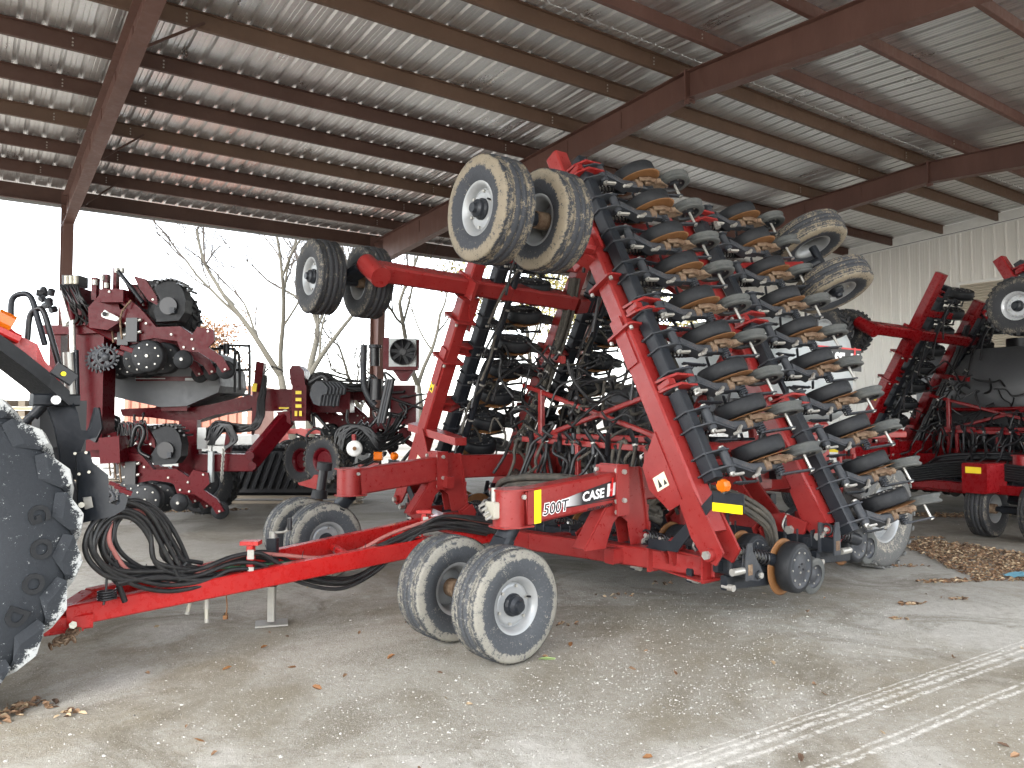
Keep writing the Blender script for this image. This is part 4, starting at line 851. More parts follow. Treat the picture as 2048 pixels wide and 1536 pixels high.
# ---- hydraulic hoses looping from the hitch
def hp(u, v):  # on a vertical surface over the hitch
    d = 4.95+max(0, (u-190))/760*2.55
    return at(u, v, d)
def hrun(b, pts, r, mat, j=6, dj=.12):
    ju, jv, jd = rnd(-j, j), rnd(-j, j), rnd(-dj, dj)
    b.tube([hp(u+ju*.7+rnd(-2, 2), v+jv+rnd(-3, 3))+V((0, jd, 0)) for u, v in pts], r, mat, n=8, sub=6)
b = MB()
loop = [(372, 1150), (340, 1085), (305, 1030), (262, 1008), (222, 1016), (196, 1050), (190, 1090), (210, 1125), (250, 1143), (320, 1145), (400, 1142), (470, 1118), (520, 1112), (560, 1128), (620, 1158), (690, 1165), (750, 1138), (800, 1092), (850, 1050), (890, 1037), (950, 1044), (1010, 1052)]
for k in range(5): hrun(b, loop, .0165, 'hose', 9)
loop2 = [(390, 1140), (330, 1120), (318, 1070), (285, 1030), (245, 1028), (215, 1060), (210, 1100), (240, 1135), (300, 1160), (360, 1172), (430, 1160), (480, 1140), (560, 1135), (640, 1128), (730, 1110), (800, 1080), (860, 1052), (940, 1050), (1000, 1060)]
for k in range(5): hrun(b, loop2, .0155, 'hose', 9)
loop3 = [(250, 1160), (330, 1150), (400, 1158), (470, 1150), (560, 1140), (650, 1122), (720, 1110), (800, 1075), (860, 1050), (900, 1050), (980, 1062)]
for k in range(5): hrun(b, loop3, .015, 'hose', 8)
b.tube([hp(228, 1122), hp(236, 1140), hp(238, 1170), hp(250, 1203)], .019, 'hose', n=8); b.tube([hp(232, 1120), hp(224, 1150), hp(232, 1165)], .014, 'hose', n=8)
b.tube([hp(285, 1150), hp(320, 1168), hp(350, 1150), hp(372, 1125)], .019, 'hose', n=8)
b.build('hydraulic_hose', drill, world=True)
b = MB(); hrun(b, [(300, 1075), (285, 1030), (255, 1020), (225, 1035), (218, 1075), (228, 1105), (255, 1140), (300, 1150), (350, 1163), (400, 1145), (440, 1122), (500, 1108), (560, 1112), (640, 1116), (710, 1104), (780, 1070), (850, 1042), (890, 1034), (960, 1044), (1010, 1052)], .0165, 'pinkh', 0, .0); b.build('pink_hose', drill, world=True)
b = MB(); hrun(b, [(410, 1140), (470, 1136), (560, 1124), (640, 1124), (700, 1112)], .012, 'greenh', 0, 0); b.build('green_hose', drill, world=True)
for k in range(9):
    b = MB(); u = 300+k*62; p = hp(u, 1140 if u < 500 else 1125-(u-500)*.12); b.tube([p+V((0, -.05, .05)), p+V((0, -.09, 0)), p+V((0, -.05, -.05))], .003, 'ink', n=4, sub=2); b.build('cable_tie', drill, world=True)
b = MB()
b.tube([hp(207, 1210), hp(212, 1180), hp(214, 1150), hp(220, 1120), hp(232, 1020)], .008, 'ink', n=5)
b.helix(hp(214, 1200), hp(214, 1180), .055, .007, 4, 'ink')
b.build('hose_hanger', drill, world=True)
b = MB()
for u, v0, v1, d in ((413, 1195, 1245, 5.75), (384, 1190, 1228, 5.7)):
    p, q = at(u, v0, d), at(u+(0 if u > 400 else -10), v1, d); b.cyl(p, p.lerp(q, .45), .022, 'zinc'); b.cyl(p.lerp(q, .45), q, .014, 'valve'); b.cyl(p.lerp(q, .85), q, .02, 'zinc', n=6)
b.tube([at(452, 1185, 5.9), at(454, 1215, 5.9), at(451, 1232, 5.9)], .005, 'rust', n=5); b.box(at(451, 1234, 5.9), (.03, .03, .03), 'rust')
b.build('hydraulic_coupler', drill, world=True)
b = MB()
for k in range(26):
    t = k/25; c = at(150-55*abs(sin(k*.9))*t, 1262+8*sin(k*1.7)+26*t, 4.98-.15*t)+V((rnd(-.02, .02), rnd(-.03, .03), 0)); c.z = max(c.z, .022+.02*(k % 3))
    T = Matrix.Rotation(rnd(0, 3), 3, V((rnd(-1, 1), rnd(-1, 1), rnd(-1, 1))))
    b.tube([c+T @ V((.028*cos(q), .017*sin(q), 0)) for q in (2*pi*i/8 for i in range(9))], .006, 'rustd', n=5, sub=1)
b.build('safety_chain', drill, world=True)
# ------------------------------------------------------------------ air cart behind the drill
CT = thing('air_cart', dl(4.2, 0, 0), DRR, 'pale grey tank cart on red frame, standing behind the muddy folded drill', 'air cart')
def tank_mesh(x0, x1, y0, y1, z0, z1, mat, rx=.45, seg=8, bulge=.0):
    """a rounded moulded tank (superellipse sections)"""
    b = MB(); n = 36; vs = []; rings = 13
    cy, cz = (y0+y1)/2, (z0+z1)/2; hy, hz = (y1-y0)/2, (z1-z0)/2
    for i in range(rings):
        t = i/(rings-1)*2-1; k = (1-abs(t)**5)**.33 if abs(t) < 1 else .0
        k = max(k, .02); x = (x0+x1)/2+(x1-x0)/2*t
        for j in range(n):
            q = 2*pi*j/n; c, s_ = cos(q), sin(q); e = .55
            vs.append((x, cy+hy*k*abs(c)**e*(1 if c > 0 else -1), cz+hz*(k*.35+.65 if k > .3 else k)*abs(s_)**e*(1 if s_ > 0 else -1)*(1 if s_ > 0 else (1-.0*abs(t)))))
    b.add(vs, [(i*n+j, i*n+(j+1) % n, (i+1)*n+(j+1) % n, (i+1)*n+j) for i in range(rings-1) for j in range(n)], mat, True)
    b.add(vs, [tuple(range(n)), tuple(range((rings-1)*n, rings*n))], mat)
    return b
tk = tank_mesh(.30, 2.2, -.9, 1.3, 1.6, 3.05, 'lgrey').build('tank', CT)
b = MB(); b.cyl((.9, -.3, 3.0), (.9, -.3, 3.1), .25, 'ink', n=20); b.cyl((1.6, .6, 3.0), (1.6, .6, 3.1), .25, 'ink', n=20); b.build('lid', CT)
tank_mesh(-.75, .2, -.1, 1.35, 1.45, 2.12, 'mgrey').build('front_tank', CT)
for sg, x in ((-1, 1.2),):
    q = MB(); q.add([(.95, -.912, 2.32), (1.98, -.912, 2.32), (1.98, -.912, 2.62), (.95, -.912, 2.62)], [(0, 1, 2, 3)], 'ink'); q.add([(.95, -.913, 2.60), (1.98, -.913, 2.60), (1.98, -.913, 2.62), (.95, -.913, 2.62)], [(0, 1, 2, 3)], 'rink'); q.build('decal_band', CT)
    put_text('CASE', .235, 'wink', CT, (1.0, -.916, 2.38), (1, 0, 0), (0, 0, 1), .15, .012, .002)
    q = MB()
    for x0, w_, z0, z1, mt, e in ((1.68, .06, 2.37, 2.55, 'wink', 0), (1.765, .04, 2.36, 2.63, 'rink', .001), (1.83, .06, 2.37, 2.55, 'wink', 0)): q.add([(x0, -.917-e, z0), (x0+w_, -.917-e, z0), (x0+w_+.04, -.917-e, z1), (x0+.04, -.917-e, z1)], [(0, 1, 2, 3)], mt)
    q.build('emblem', CT)
b = MB()
for y in (-.75, .75): b.beam((-1.0, y, .95), (2.6, y, .98), .12, .2, 'red'); b.beam((.4, y, .98), (.5, y, 1.6), .1, .1, 'red'); b.beam((2.0, y, .98), (1.9, y, 1.6), .1, .1, 'red')
b.beam((.9, -1.3, .85), (.9, 1.3, .85), .16, .16, 'red'); b.beam((-1.0, -.75, .95), (-1.0, .75, .95), .12, .16, 'red'); b.beam((2.6, -.75, .98), (2.6, .75, .98), .12, .16, 'red')
b.box((.2, -1.2, 1.42), (.5, .3, .5), 'red', ch=.03); b.beam((-.9, -1.35, 1.5), (2.2, -1.35, 1.5), .06, .08, 'red')
b.build('frame', CT)
b = MB(); b.lathe([(.001, -.02), (.1, -.02), (.11, 0), (.1, .02), (.001, .02)], 'zinc', c=(.25, -1.38, 1.42), n=24); b.lathe([(.001, -.035), (.045, -.03), (.05, .0)], 'rustd', c=(.25, -1.38, 1.42), n=16); b.build('drive_pulley', CT)
b = MB()
for y in (-.8, -.5): b.tube([(.9, y, 2.85), (.9, y, 3.2), (1.02, y, 3.3), (1.14, y, 3.2), (1.14, y, 2.85)], .018, 'ink', n=7)
b.build('grab_rail', CT)
b = MB(); b.tube([(.4, -1.5, 1.3), (.42, -1.5, .9), (.5, -1.52, .55)], .03, 'red', n=8); b.tube([(.7, -1.5, 1.3), (.72, -1.5, .9), (.8, -1.52, .55)], .03, 'red', n=8)
for z in (.6, .85, 1.1): b.beam((.45, -1.5, z), (.78, -1.5, z), .05, .03, 'red')
b.build('ladder', CT)
for y in (-1.55, 1.55):
    wheel(CT, 'wheel', .62, .46, .33, 't_lug', loc=(.95, y, .62), rot=(0, .2, 0), ribs=0, lug=22, rmat='rimg', hubm='zinc', out=-1 if y < 0 else 1, bolts=8, hub=.09)
# ------------------------------------------------------------------ second drill, at the right
D2 = thing('disk_drill', (6.6, 12.3, 0), .52, 'clean dark red folded disk drill by the pale end wall at the right edge', 'seed drill')
make_drill(D2, True); centre_hoses(D2, 'hosek', 'hosek', 1.0)
b = MB()
b.beam((1.8, -2.0, .95), (1.8, 2.2, .95), .16, .2, 'red2'); b.beam((-.6, -2.3, .85), (1.2, -1.7, .62), .12, .12, 'red2'); b.beam((-.2, 1.6, .68), (-.5, -2.2, .7), .1, .13, 'red2')
b.box((-.55, -1.2, .86), (.5, .35, .42), 'red2', ch=.02)
q = b.build('tool_box', D2)
c = MB(); c.add([(-.807, -1.3, .93), (-.807, -1.08, .93), (-.807, -1.08, 1.02), (-.807, -1.3, 1.02)], [(0, 1, 2, 3)], 'ystick'); c.build('warning_sticker', q)
b = MB()
for k in range(7):
    o = k*.035; b.tube([(-.35, 1.5, .75+o*.6), (-.4, .8, .85+o), (-.42, .1, .72+o), (-.4, -.8, .85+o), (-.3, -1.8, .8+o)], .02, 'hosek', n=6)
for k in range(14):
    y = 1.2-k*.2; hose_arc(b, (1.75, y, 1.42), (1.2+rnd(-.3, .3), y+rnd(-.3, .3), .9), rnd(-.5, .1), .018, 'hosek', .08)
b.build('hydraulic_hose', D2)
C2 = thing('air_cart', (10.35, 15.25, 0), .52, 'dark grey domed tank cart behind the clean right-hand drill', 'air cart')
tank_mesh(-1.9, 1.9, -1.7, 1.7, 1.25, 3.05, 'mgrey').build('tank', C2)
b = MB(); b.cyl((-.9, -.3, 2.98), (-.9, -.3, 3.2), .3, 'ink', n=22); b.cyl((.8, -.3, 2.98), (.8, -.3, 3.2), .3, 'ink', n=22); b.build('lid', C2)
b = MB()
for y in (-1.0, 1.0): b.beam((-2.4, y, 1.0), (2.4, y, 1.0), .16, .24, 'red2')
for x in (-1.9, 0, 1.9): b.beam((x, -1.5, 1.05), (x, 1.5, 1.05), .12, .14, 'red2')
for z, x0, x1 in ((1.6, -1.95, -.3), (1.6, .1, 1.8)):
    b.tube([(x0, -1.78, 1.1), (x0+.05, -1.78, z), (x0+.2, -1.78, z+.2), (x1-.2, -1.78, z+.2), (x1, -1.78, z), (x1, -1.78, 1.1)], .035, 'red2', n=8)
b.beam((-2.1, -1.78, 1.1), (2.1, -1.78, 1.1), .08, .1, 'red2'); b.beam((-2.1, 1.78, 1.1), (2.1, 1.78, 1.1), .08, .1, 'red2')
for y in (-1.78, 1.78): b.tube([(-2.0, y, 1.1), (-2.0, y, 1.8), (-2.0, 0, 1.85), (-2.0, -y, 1.8), (-2.0, -y, 1.1)], .035, 'red2', n=8) if y > 0 else None
b.build('frame', C2)
b = MB(); b.tube([(-1.2, -1.2, 2.9), (-1.6, -1.6, 2.5), (-1.4, -1.8, 2.1), (-1.0, -1.75, 2.3), (-1.1, -1.5, 2.7)], .03, 'hosek'); b.tube([(0, -1.3, 2.9), (-.3, -1.8, 2.5), (.1, -1.85, 2.0), (.4, -1.7, 2.4)], .03, 'hosek'); b.build('hose', C2)
for y in (-1.7, 1.7): wheel(C2, 'wheel', .75, .5, .36, 't_dark', loc=(.9, y, .75), ribs=0, lug=22, rmat='rimb', hubm='zinc', out=-1 if y < 0 else 1)
# ------------------------------------------------------------------ tractor, rear corner only in view
TC = V((-3.50, 4.2, 0)); TRR = .80
tr = thing('tractor', TC, TRR, 'red tractor rear corner with huge scuffed black tyre at the left edge', 'tractor')
def big_tyre():
    R, w = 1.0, .50; b = MB(); h = w/2
    b.lathe([(.44, -h*.8), (.48, -h*.95), (.64, -h*1.05), (.76, -h*1.08), (.86, -h*1.0), (.93, -h*.95), (.965, -h*.75), (.975, 0), (.965, h*.75), (.93, h*.95), (.8, h*1.06), (.62, h*1.04), (.44, h*.8)], 't_big', n=72)
    n = 22
    for i in range(n):
        for sg in (-1, 1):
            t = 2*pi*(i+(.5 if sg > 0 else 0))/n; T = RY(-t)
            prof = [(0, .02), (.3, .0), (.62, .02), (.9, .045), (1.03, .05)]
            lo, hi = [], []
            for f_, dz in prof:
                y = sg*h*f_; sk = .22*f_**1.3; wd = .035+.02*f_
                rb = .965-.06*max(0, f_-.8)*4; rt = 1.0-.012*f_-.10*max(0, f_-.9)
                lo += [(rb, y, sk-wd), (rb, y, sk+wd)]; hi += [(rt, y, sk-wd*.8), (rt, y, sk+wd*.8)]
            # the lug runs down over the shoulder
            y = sg*h*1.06; lo += [(.80, y*.97, .25), (.80, y*.97, .39)]; hi += [(.86, y*1.005, .24), (.86, y*1.005, .40)]
            k = len(lo)//2; vs = [T @ V(q) for q in lo+hi]; fs = []; o = 2*k
            for j in range(k-1):
                a0, a1, b0, b1 = 2*j, 2*j+1, 2*j+2, 2*j+3
                fs += [(o+a0, o+a1, o+b1, o+b0), (a0, b0, o+b0, o+a0), (a1, o+a1, o+b1, b1)]
            fs += [(0, 1, o+1, o), (2*k-2, o+2*k-2, o+2*k-1, 2*k-1)]
            b.add(vs, fs, 't_big')
    for i in range(5): pass
    return b
w1 = big_tyre().mesh('tyre'); rm = rim_mb(.45, .46, 'white', 'black', -1, 10, .12, .01).mesh('rim')
for y, o_ in ((.0, 1), (2.0, -1)):
    o = obj('rear_wheel', w1, tr, loc=(0, y+.02, 1.0), rot=(0, .13, 0)); obj('rim', rm, o)
    if y == 0:
        for k, ch in enumerate('GOOD'):
            t = radians(24-k*15)                     # raised sidewall letters
            c = V((cos(t)*.72, -.2755, sin(t)*.72)); xd = V((sin(t), 0, -cos(t))); me = text_mesh(ch, .15, 'rubber', 0, .006, .006, 'sidewall_letter')
            z = V((0, -1, 0)); yd = z.cross(xd); T = Matrix(((xd.x, yd.x, z.x, c.x), (xd.y, yd.y, z.y, c.y), (xd.z, yd.z, z.z, c.z), (0, 0, 0, 1))); me.transform(T); obj('sidewall_letter', me, o)
def tl(x, y, z): return V((x, y, z))
def tat(u, v, d): return tr.matrix_basis.inverted() @ at(u, v, d)
# mudguard: black lip below, red shell above
b = MB()
def strip(pp, th, mat, wdt):
    """band through photo-measured points, wide across the tractor"""
    P = [tat(*p) for p in pp]; k = len(P); vs = []
    for p in P: vs += [p+V((0, -.0, 0)), p+V((0, wdt, 0)), p+V((.0, -.0, -th)), p+V((0, wdt, -th))]
    fs = []
    for i in range(k-1):
        a, c = 4*i, 4*i+4; fs += [(a, a+1, c+1, c), (a+2, c+2, c+3, a+3), (a, c, c+2, a+2), (a+1, a+3, c+3, c+1)]
    fs += [(0, 2, 3, 1), (4*k-4, 4*k-3, 4*k-1, 4*k-2)]; return vs, fs
vs, fs = strip([(-120, 640, 4.6), (0, 668, 4.85), (50, 705, 4.95), (100, 745, 5.05), (140, 782, 5.12)], .10, 'ink', .55); b.add(vs, fs, 'rubber', False)
b.build('mudguard_lip', tr)
b = MB(); vs, fs = strip([(-120, 575, 4.7), (0, 635, 4.95), (40, 672, 5.03), (75, 688, 5.08), (90, 722, 5.12), (118, 752, 5.16)], .16, 'hred', .5); b.add(vs, fs, 'hred', False); b.build('mudguard', tr)
b = MB(); c = tat(8, 640, 4.9); b.box(c, (.10, .1, .10), 'amber', RY(.45), ch=.03); b.box(c+V((.03, .02, -.09)), (.13, .09, .06), 'hred', RY(.45), ch=.03); b.build('tail_lamp', tr)
b = MB(); c = tat(128, 748, 4.95); b.box(c, (.14, .03, .09), 'ink', RY(.6), ch=.02); b.cyl(c+V((-.01, -.02, 0)), c+V((-.01, -.03, 0)), .015, 'yel', n=12); b.build('hitch_button', tr)
b = MB(); c = tat(74, 748, 5.25); b.box(c, (.12, .06, .05), 'amber', RY(.4), ch=.01); b.build('indicator_lamp', tr)
# axle housing, links, quick hitch frame
b = MB(); b.cyl((0, .1, 1.0), (0, 2.1, 1.0), .2, 'black', n=20); b.box((-.5, 1.1, 1.0), (1.6, .7, .7), 'black', ch=.06); b.box((-1.6, 1.1, 1.5), (2.2, .8, .8), 'hred', ch=.1)
b.box((-.1, .7, 1.62), (.5, .5, .25), 'black', ch=.05); b.build('rear_axle_housing', tr)
b = MB(); b.box((-1.9, 1.1, 2.3), (1.4, 1.5, 1.3), 'ink', ch=.1); b.build('cab', tr)
b = MB()
Q = lambda pts, d, th, mat: b.plate([at(u, v, d) for u, v in pts], th, mat, (-.7, -.72, 0) if False else (TRX))
TRX = Matrix.Rotation(TRR, 3, 'Z') @ V((0, 1, 0))
D0 = 4.88
b.plate([at(u, v, D0) for u, v in ((152, 905), (178, 902), (184, 925), (215, 950), (217, 1005), (232, 1010), (238, 1004), (237, 990), (246, 986), (254, 998), (248, 1018), (225, 1032), (165, 1045), (155, 1010))], .03, 'black', TRX)
b.plate([at(u, v, D0-.03) for u, v in ((166, 995), (182, 993), (186, 1014), (170, 1019))], .012, 'zinc', TRX)
for u, v in ((150, 907), (172, 905), (178, 944), (158, 948)): b.cyl(at(u, v, D0-.02), at(u, v, D0-.04), .010, 'valve', n=6)
b.cyl(at(163, 1010, D0-.03), at(163, 1010, D0-.06), .018, 'valve', n=10)
b.build('hitch_hook', tr, world=True); b = MB()
b.plate([at(u, v, D0+.35) for u, v in ((95, 815), (145, 806), (153, 825), (160, 860), (175, 862), (180, 853), (190, 815), (196, 818), (201, 855), (190, 875), (168, 880), (158, 905), (150, 960), (125, 950), (118, 900), (110, 860))], .05, 'black', TRX)
b.box(at(110, 800, D0+.3), (.28, .1, .08), 'black', RZ(TRR), ch=.01); b.cyl(at(112, 800, D0+.2), at(112, 800, D0+.17), .03, 'white', n=10)
b.build('hitch_hook', tr, world=True)
b = MB()
b.cyl(at(66, 833, 5.3), at(100, 798, 5.35), .035, 'black'); b.cyl(at(45, 850, 5.3), at(80, 815, 5.35), .028, 'black'); b.cyl(at(88, 780, 5.35), at(92, 760, 5.35), .02, 'ink')
b.cyl(at(141, 800, 5.6), at(136, 705, 5.6), .035, 'zinc'); b.cyl(at(146, 815, 5.62), at(143, 705, 5.62), .028, 'black')
b.box(at(118, 870, 5.6), (.3, .2, .5), 'ink', RZ(TRR)); b.tube([at(100, 900, 5.4), at(120, 950, 5.4), at(150, 1000, 5.4), at(160, 1040, 5.35)], .06, 'ink')
b.build('lift_link', tr, world=True)
for p in ([(22, 640), (24, 600), (42, 588), (62, 595), (76, 640), (90, 690)], [(55, 680), (60, 632), (75, 618), (88, 625), (104, 680), (122, 745)]):
    b = MB(); b.tube([at(u, v, 5.4) for u, v in p], .02, 'hosek' if p[0][0] > 40 else 'black', n=8); b.build('grab_rail', tr, world=True)
# ------------------------------------------------------------------ row planter at the left back
PL = thing('row_planter', at(300, 900, 12.6)*V((1, 1, 0)) if False else V((-5.9, 12.2, 0)), 0, 'dark red folded row planter with grey tank behind the tractor, left of the bare tree', 'planter')
def PB(name, b, parent=PL, **k): return b.build(name, parent, world=True, **k)
def pbx(b, u0, v0, u1, v1, d, th, mat, ch=.015):
    """box covering a measured rectangle, th deep"""
    p, q = at(u0, v0, d), at(u1, v1, d); c = (p+q)/2; b.box(c+V((0, th/2, 0)), (abs(q.x-p.x), th, abs(q.z-p.z)), mat, ch=0)
def ppl(b, pts, d, th, mat): b.plate([at(u, v, d)+V((0, th/2, 0)) for u, v in pts], th, mat, (0, 1, 0))
def ptu(b, pts, d, r, mat, n=7): b.tube([at(p[0], p[1], p[2] if len(p) > 2 else d) for p in pts], r, mat, n=n)
b = MB()
pbx(b, 152, 655, 203, 900, 11.2, .35, 'dred'); pbx(b, 148, 600, 160, 900, 11.6, .2, 'dred'); ppl(b, [(150, 640), (205, 600), (212, 620), (205, 665), (150, 668)], 11.1, .5, 'dred')
PB('mast', b)
b = MB(); ppl(b, [(172, 862), (186, 868), (196, 815), (203, 858), (190, 885), (166, 872)], 11.0, .06, 'black'); PB('mast_hook', b)
b = MB()
ppl(b, [(117, 595), (124, 570), (160, 575), (165, 640), (140, 645), (120, 640)], 11.0, .5, 'dred'); ppl(b, [(112, 590), (122, 580), (140, 640), (128, 648)], 10.95, .04, 'white'); pbx(b, 198, 578, 246, 604, 10.6, .35, 'dred')
ppl(b, [(176, 615), (200, 588), (235, 600), (245, 640), (215, 660), (178, 655)], 10.8, .5, 'dred'); pbx(b, 183, 555, 192, 600, 10.9, .1, 'dred'); pbx(b, 205, 548, 214, 585, 10.9, .1, 'dred'); pbx(b, 226, 535, 232, 580, 10.9, .1, 'dred'); pbx(b, 150, 630, 250, 650, 11.0, .3, 'dred'); pbx(b, 85, 650, 160, 668, 11.4, .2, 'dred')
for k in range(5):
    p = at(178+k*11, 645+k*8, 11.0+k*.35); b.beam(p, p+V((.45, .25, -.3)), .12, .14, 'dred')
PB('folded_wing_frame', b)
b = MB(); ppl(b, [(202, 628), (209, 620), (216, 624), (236, 634), (238, 638), (232, 642), (210, 637), (203, 633)], 10.55, .04, 'white'); b.cyl(at(209, 628, 10.5), at(209, 628, 10.55), .03, 'ink', n=16); PB('tension_arm', b)
b = MB()
pbx(b, 124, 550, 157, 572, 11.0, .25, 'ink'); 
for k in range(3): b.cyl(at(134+k*9, 568, 10.95), at(134+k*9, 552, 10.95), .035, 'valve', n=10)
for k in range(9): p = at(83+rnd(0, 22), 585+rnd(0, 45), 11.3); b.cyl(p, p+V((rnd(-.1, .1), rnd(-.1, .1), rnd(-.1, .1))), .05, 'gsteel', n=8)
PB('valve_bank', b)
for u, v in ((234, 536), (244, 536), (205, 551), (190, 560), (213, 566)): b = MB(); b.cyl(at(u, v, 10.8), at(u, v+10, 10.8), .035, 'zinc', n=10); PB('hydraulic_fitting', b)
b = MB(); ptu(b, [(236, 542), (262, 575), (285, 605)], 10.7, .03, 'black'); 
for k in range(16):
    u = rnd(120, 160); ptu(b, [(u, 570, 10.9), (u+rnd(5, 20), 600+rnd(-10, 10), 10.8), (u+rnd(20, 45), 622+rnd(-10, 15), 10.9), (u+rnd(20, 60), 650, 11.0)], 10.9, .014, 'hosek', 5)
for k in range(9): u = 178+k*4.2; ptu(b, [(u+rnd(-4, 4), 640), (u+rnd(-4, 4), 720), (u+8, 800), (u+14, 900)], 11.6, .02, 'hosek' if k % 3 else 'gsteel', 5)
for k in range(10): ptu(b, [(200+rnd(-10, 30), 830), (215+rnd(-5, 25), 850+rnd(-10, 10)), (225+rnd(-10, 30), 880), (215+rnd(0, 35), 900)], 11.8, .03, 'hosek', 5)
for k in range(8): u = 235+k*7; ptu(b, [(u, 872), (u+4, 848-rnd(0, 8)), (u+10, 855), (u+12, 880)], 11.3, .012, 'hosek', 5)
ptu(b, [(262, 893), (270, 858), (283, 852), (288, 870), (278, 900), (300, 915)], 11.2, .03, 'hosek')
PB('hose', b)
b = MB(); p = at(141, 690, 11.1); 
for u, v0, v1, r, m_ in ((141, 600, 640, .045, 'dred'), (141, 640, 740, .022, 'chrome'), (129, 628, 652, .05, 'zinc'), (146, 640, 780, .03, 'zinc'), (152, 700, 850, .035, 'black')): b.cyl(at(u, v0, 11.0), at(u+4, v1, 11.0), r, m_)
PB('lift_cylinder', b)
# one planter row: seen from its side
b = MB(); z = 'dred'
def rp(x, y, zz): return V((x, y, zz))
b.plate([(-.42, 0, .34), (-.30, 0, .40), (-.05, 0, .36), (.12, 0, .16), (.42, 0, .17), (.60, 0, .05), (.62, 0, -.10), (.40, 0, -.02), (.10, 0, .02), (-.12, 0, -.02), (-.22, 0, .12)], .09, z)
b.plate([(.40, -.07, .0), (.58, -.07, .03), (.66, -.07, .16), (.86, -.07, .12), (.88, -.07, -.02), (.80, -.07, -.10), (.98, -.07, -.22), (1.08, -.07, -.38), (.98, -.07, -.42), (.90, -.07, -.30), (.68, -.07, -.16), (.46, -.07, -.16)], .04, z)
b.plate([(-.55, .02, .62), (-.42, .02, .66), (-.10, .02, .40), (.06, .02, .16), (-.04, .02, .12), (-.22, .02, .36)], .05, z); b.plate([(-.20, .02, .82), (-.05, .02, .78), (.10, .02, .56), (.12, .02, .44), (.0, .02, .5), (-.12, .02, .66)], .05, z)
b.beam((-.28, -.12, -.10), (.1, -.14, -.22), .03, .06, z)
for x, zz in ((-.45, .60), (.02, .2), (.6, .0), (.5, -.1), (.8, .1), (.34, .06), (.62, -.12), (1.02, -.38), (-.28, -.1), (.1, .5)): b.bolt((x, -.09, zz), (0, -1, 0), .015, .02)
rowm = b.mesh('row_frame')
b = MB(); b.lathe([(.001, -.07), (.18, -.065), (.20, -.05), (.205, .05), (.19, .07), (.001, .07)], 'rubber', n=30)
for k in range(8): t = 2*pi*k/8; b.cyl((.14*cos(t), -.075, .14*sin(t)), (.14*cos(t), -.062, .14*sin(t)), .012, 'zinc', n=6)
b.bolt((0, -.068, 0), (0, -1, 0), .02, .02); gm = b.mesh('gauge_wheel')
b = MB(); b.lathe([(.001, -.035), (.04, -.05), (.05, -.03), (.11, -.035), (.12, 0), (.11, .035), (.001, .035)], 'rubber', n=24); b.bolt((0, -.045, 0), (0, -1, 0), .02, .02); cm = b.mesh('closing_wheel')
b = MB(); b.lathe([(.10, -.01), (.135, -.01), (.135, .01), (.10, .01), (.10, -.01)], 'gsteel', n=24); b.lathe([(.001, -.02), (.05, -.02), (.05, .02), (.001, .02)], 'gsteel', n=12)
for k in range(18): t = 2*pi*k/18; b.beam((.125*cos(t), 0, .125*sin(t)), (.175*cos(t+.1), 0, .175*sin(t+.1)), .012, .025, 'gsteel', ch=0)
for k in range(5): t = 2*pi*k/5; b.beam((.04*cos(t), 0, .04*sin(t)), (.11*cos(t), 0, .11*sin(t)), .014, .04, 'gsteel', ch=0)
sm = b.mesh('spiked_wheel')
b = MB(); b.plate([(.10, .03, .66), (.20, .03, .72), (.30, .03, .74), (.40, .03, .71), (.47, .03, .62), (.50, .03, .50), (.49, .03, .34), (.42, .03, .24), (.14, .03, .22), (.10, .03, .36), (.18, .03, .5)], .22, 'rubber')
for k in range(8): b.beam((.16+k*.055, -.12, .76-.007*(k-2.5)**2), (.16+k*.055, .15, .76-.007*(k-2.5)**2), .03, .03, 'ink')
b.cyl((.30, -.12, .42), (.30, -.05, .42), .11, 'ink', n=18); b.box((.36, -.12, .36), (.06, .05, .07), 'gsteel'); hm = b.mesh('seed_meter')
b = MB(); b.box((-.16, -.05, .12), (.14, .12, .3), 'ink'); b.cyl((-.25, -.08, .2), (-.05, -.08, .25), .02, 'zinc'); b.cyl((-.3, -.08, .05), (-.05, -.08, .1), .02, 'zinc'); b.tube([(-.2, -.05, .5), (-.3, -.1, .3), (-.28, -.1, 0)], .012, 'rustd'); am_ = b.mesh('down_force_unit')
def prow(loc, s=1.1):
    o = obj('row_frame', rowm, PL, loc=V(loc)-PL.location); o.scale = (s, s, s)
    for nm, me, l in (('gauge_wheel', gm, (.10, -.16, -.22)), ('gauge_wheel', gm, (.16, .14, -.22)), ('closing_wheel', cm, (.52, -.16, -.26)), ('closing_wheel', cm, (1.0, -.02, -.38)), ('spiked_wheel', sm, (-.50, -.06, -.22)), ('seed_meter', hm, (0, 0, 0)), ('down_force_unit', am_, (0, 0, 0))): obj(nm, me, o, loc=l)
    return o
for k in range(4): prow(at(296-k*19, 680+k*7, 10.7+k*.5))
for k in range(3): prow(at(292-k*14, 963+k*-6, 11.3+k*.9))
b = MB(); ppl(b, [(197, 876), (238, 872), (240, 925), (200, 928)], 11.0, .3, 'dred'); pbx(b, 150, 890, 300, 915, 11.6, .25, 'dred'); PB('lower_toolbar', b)
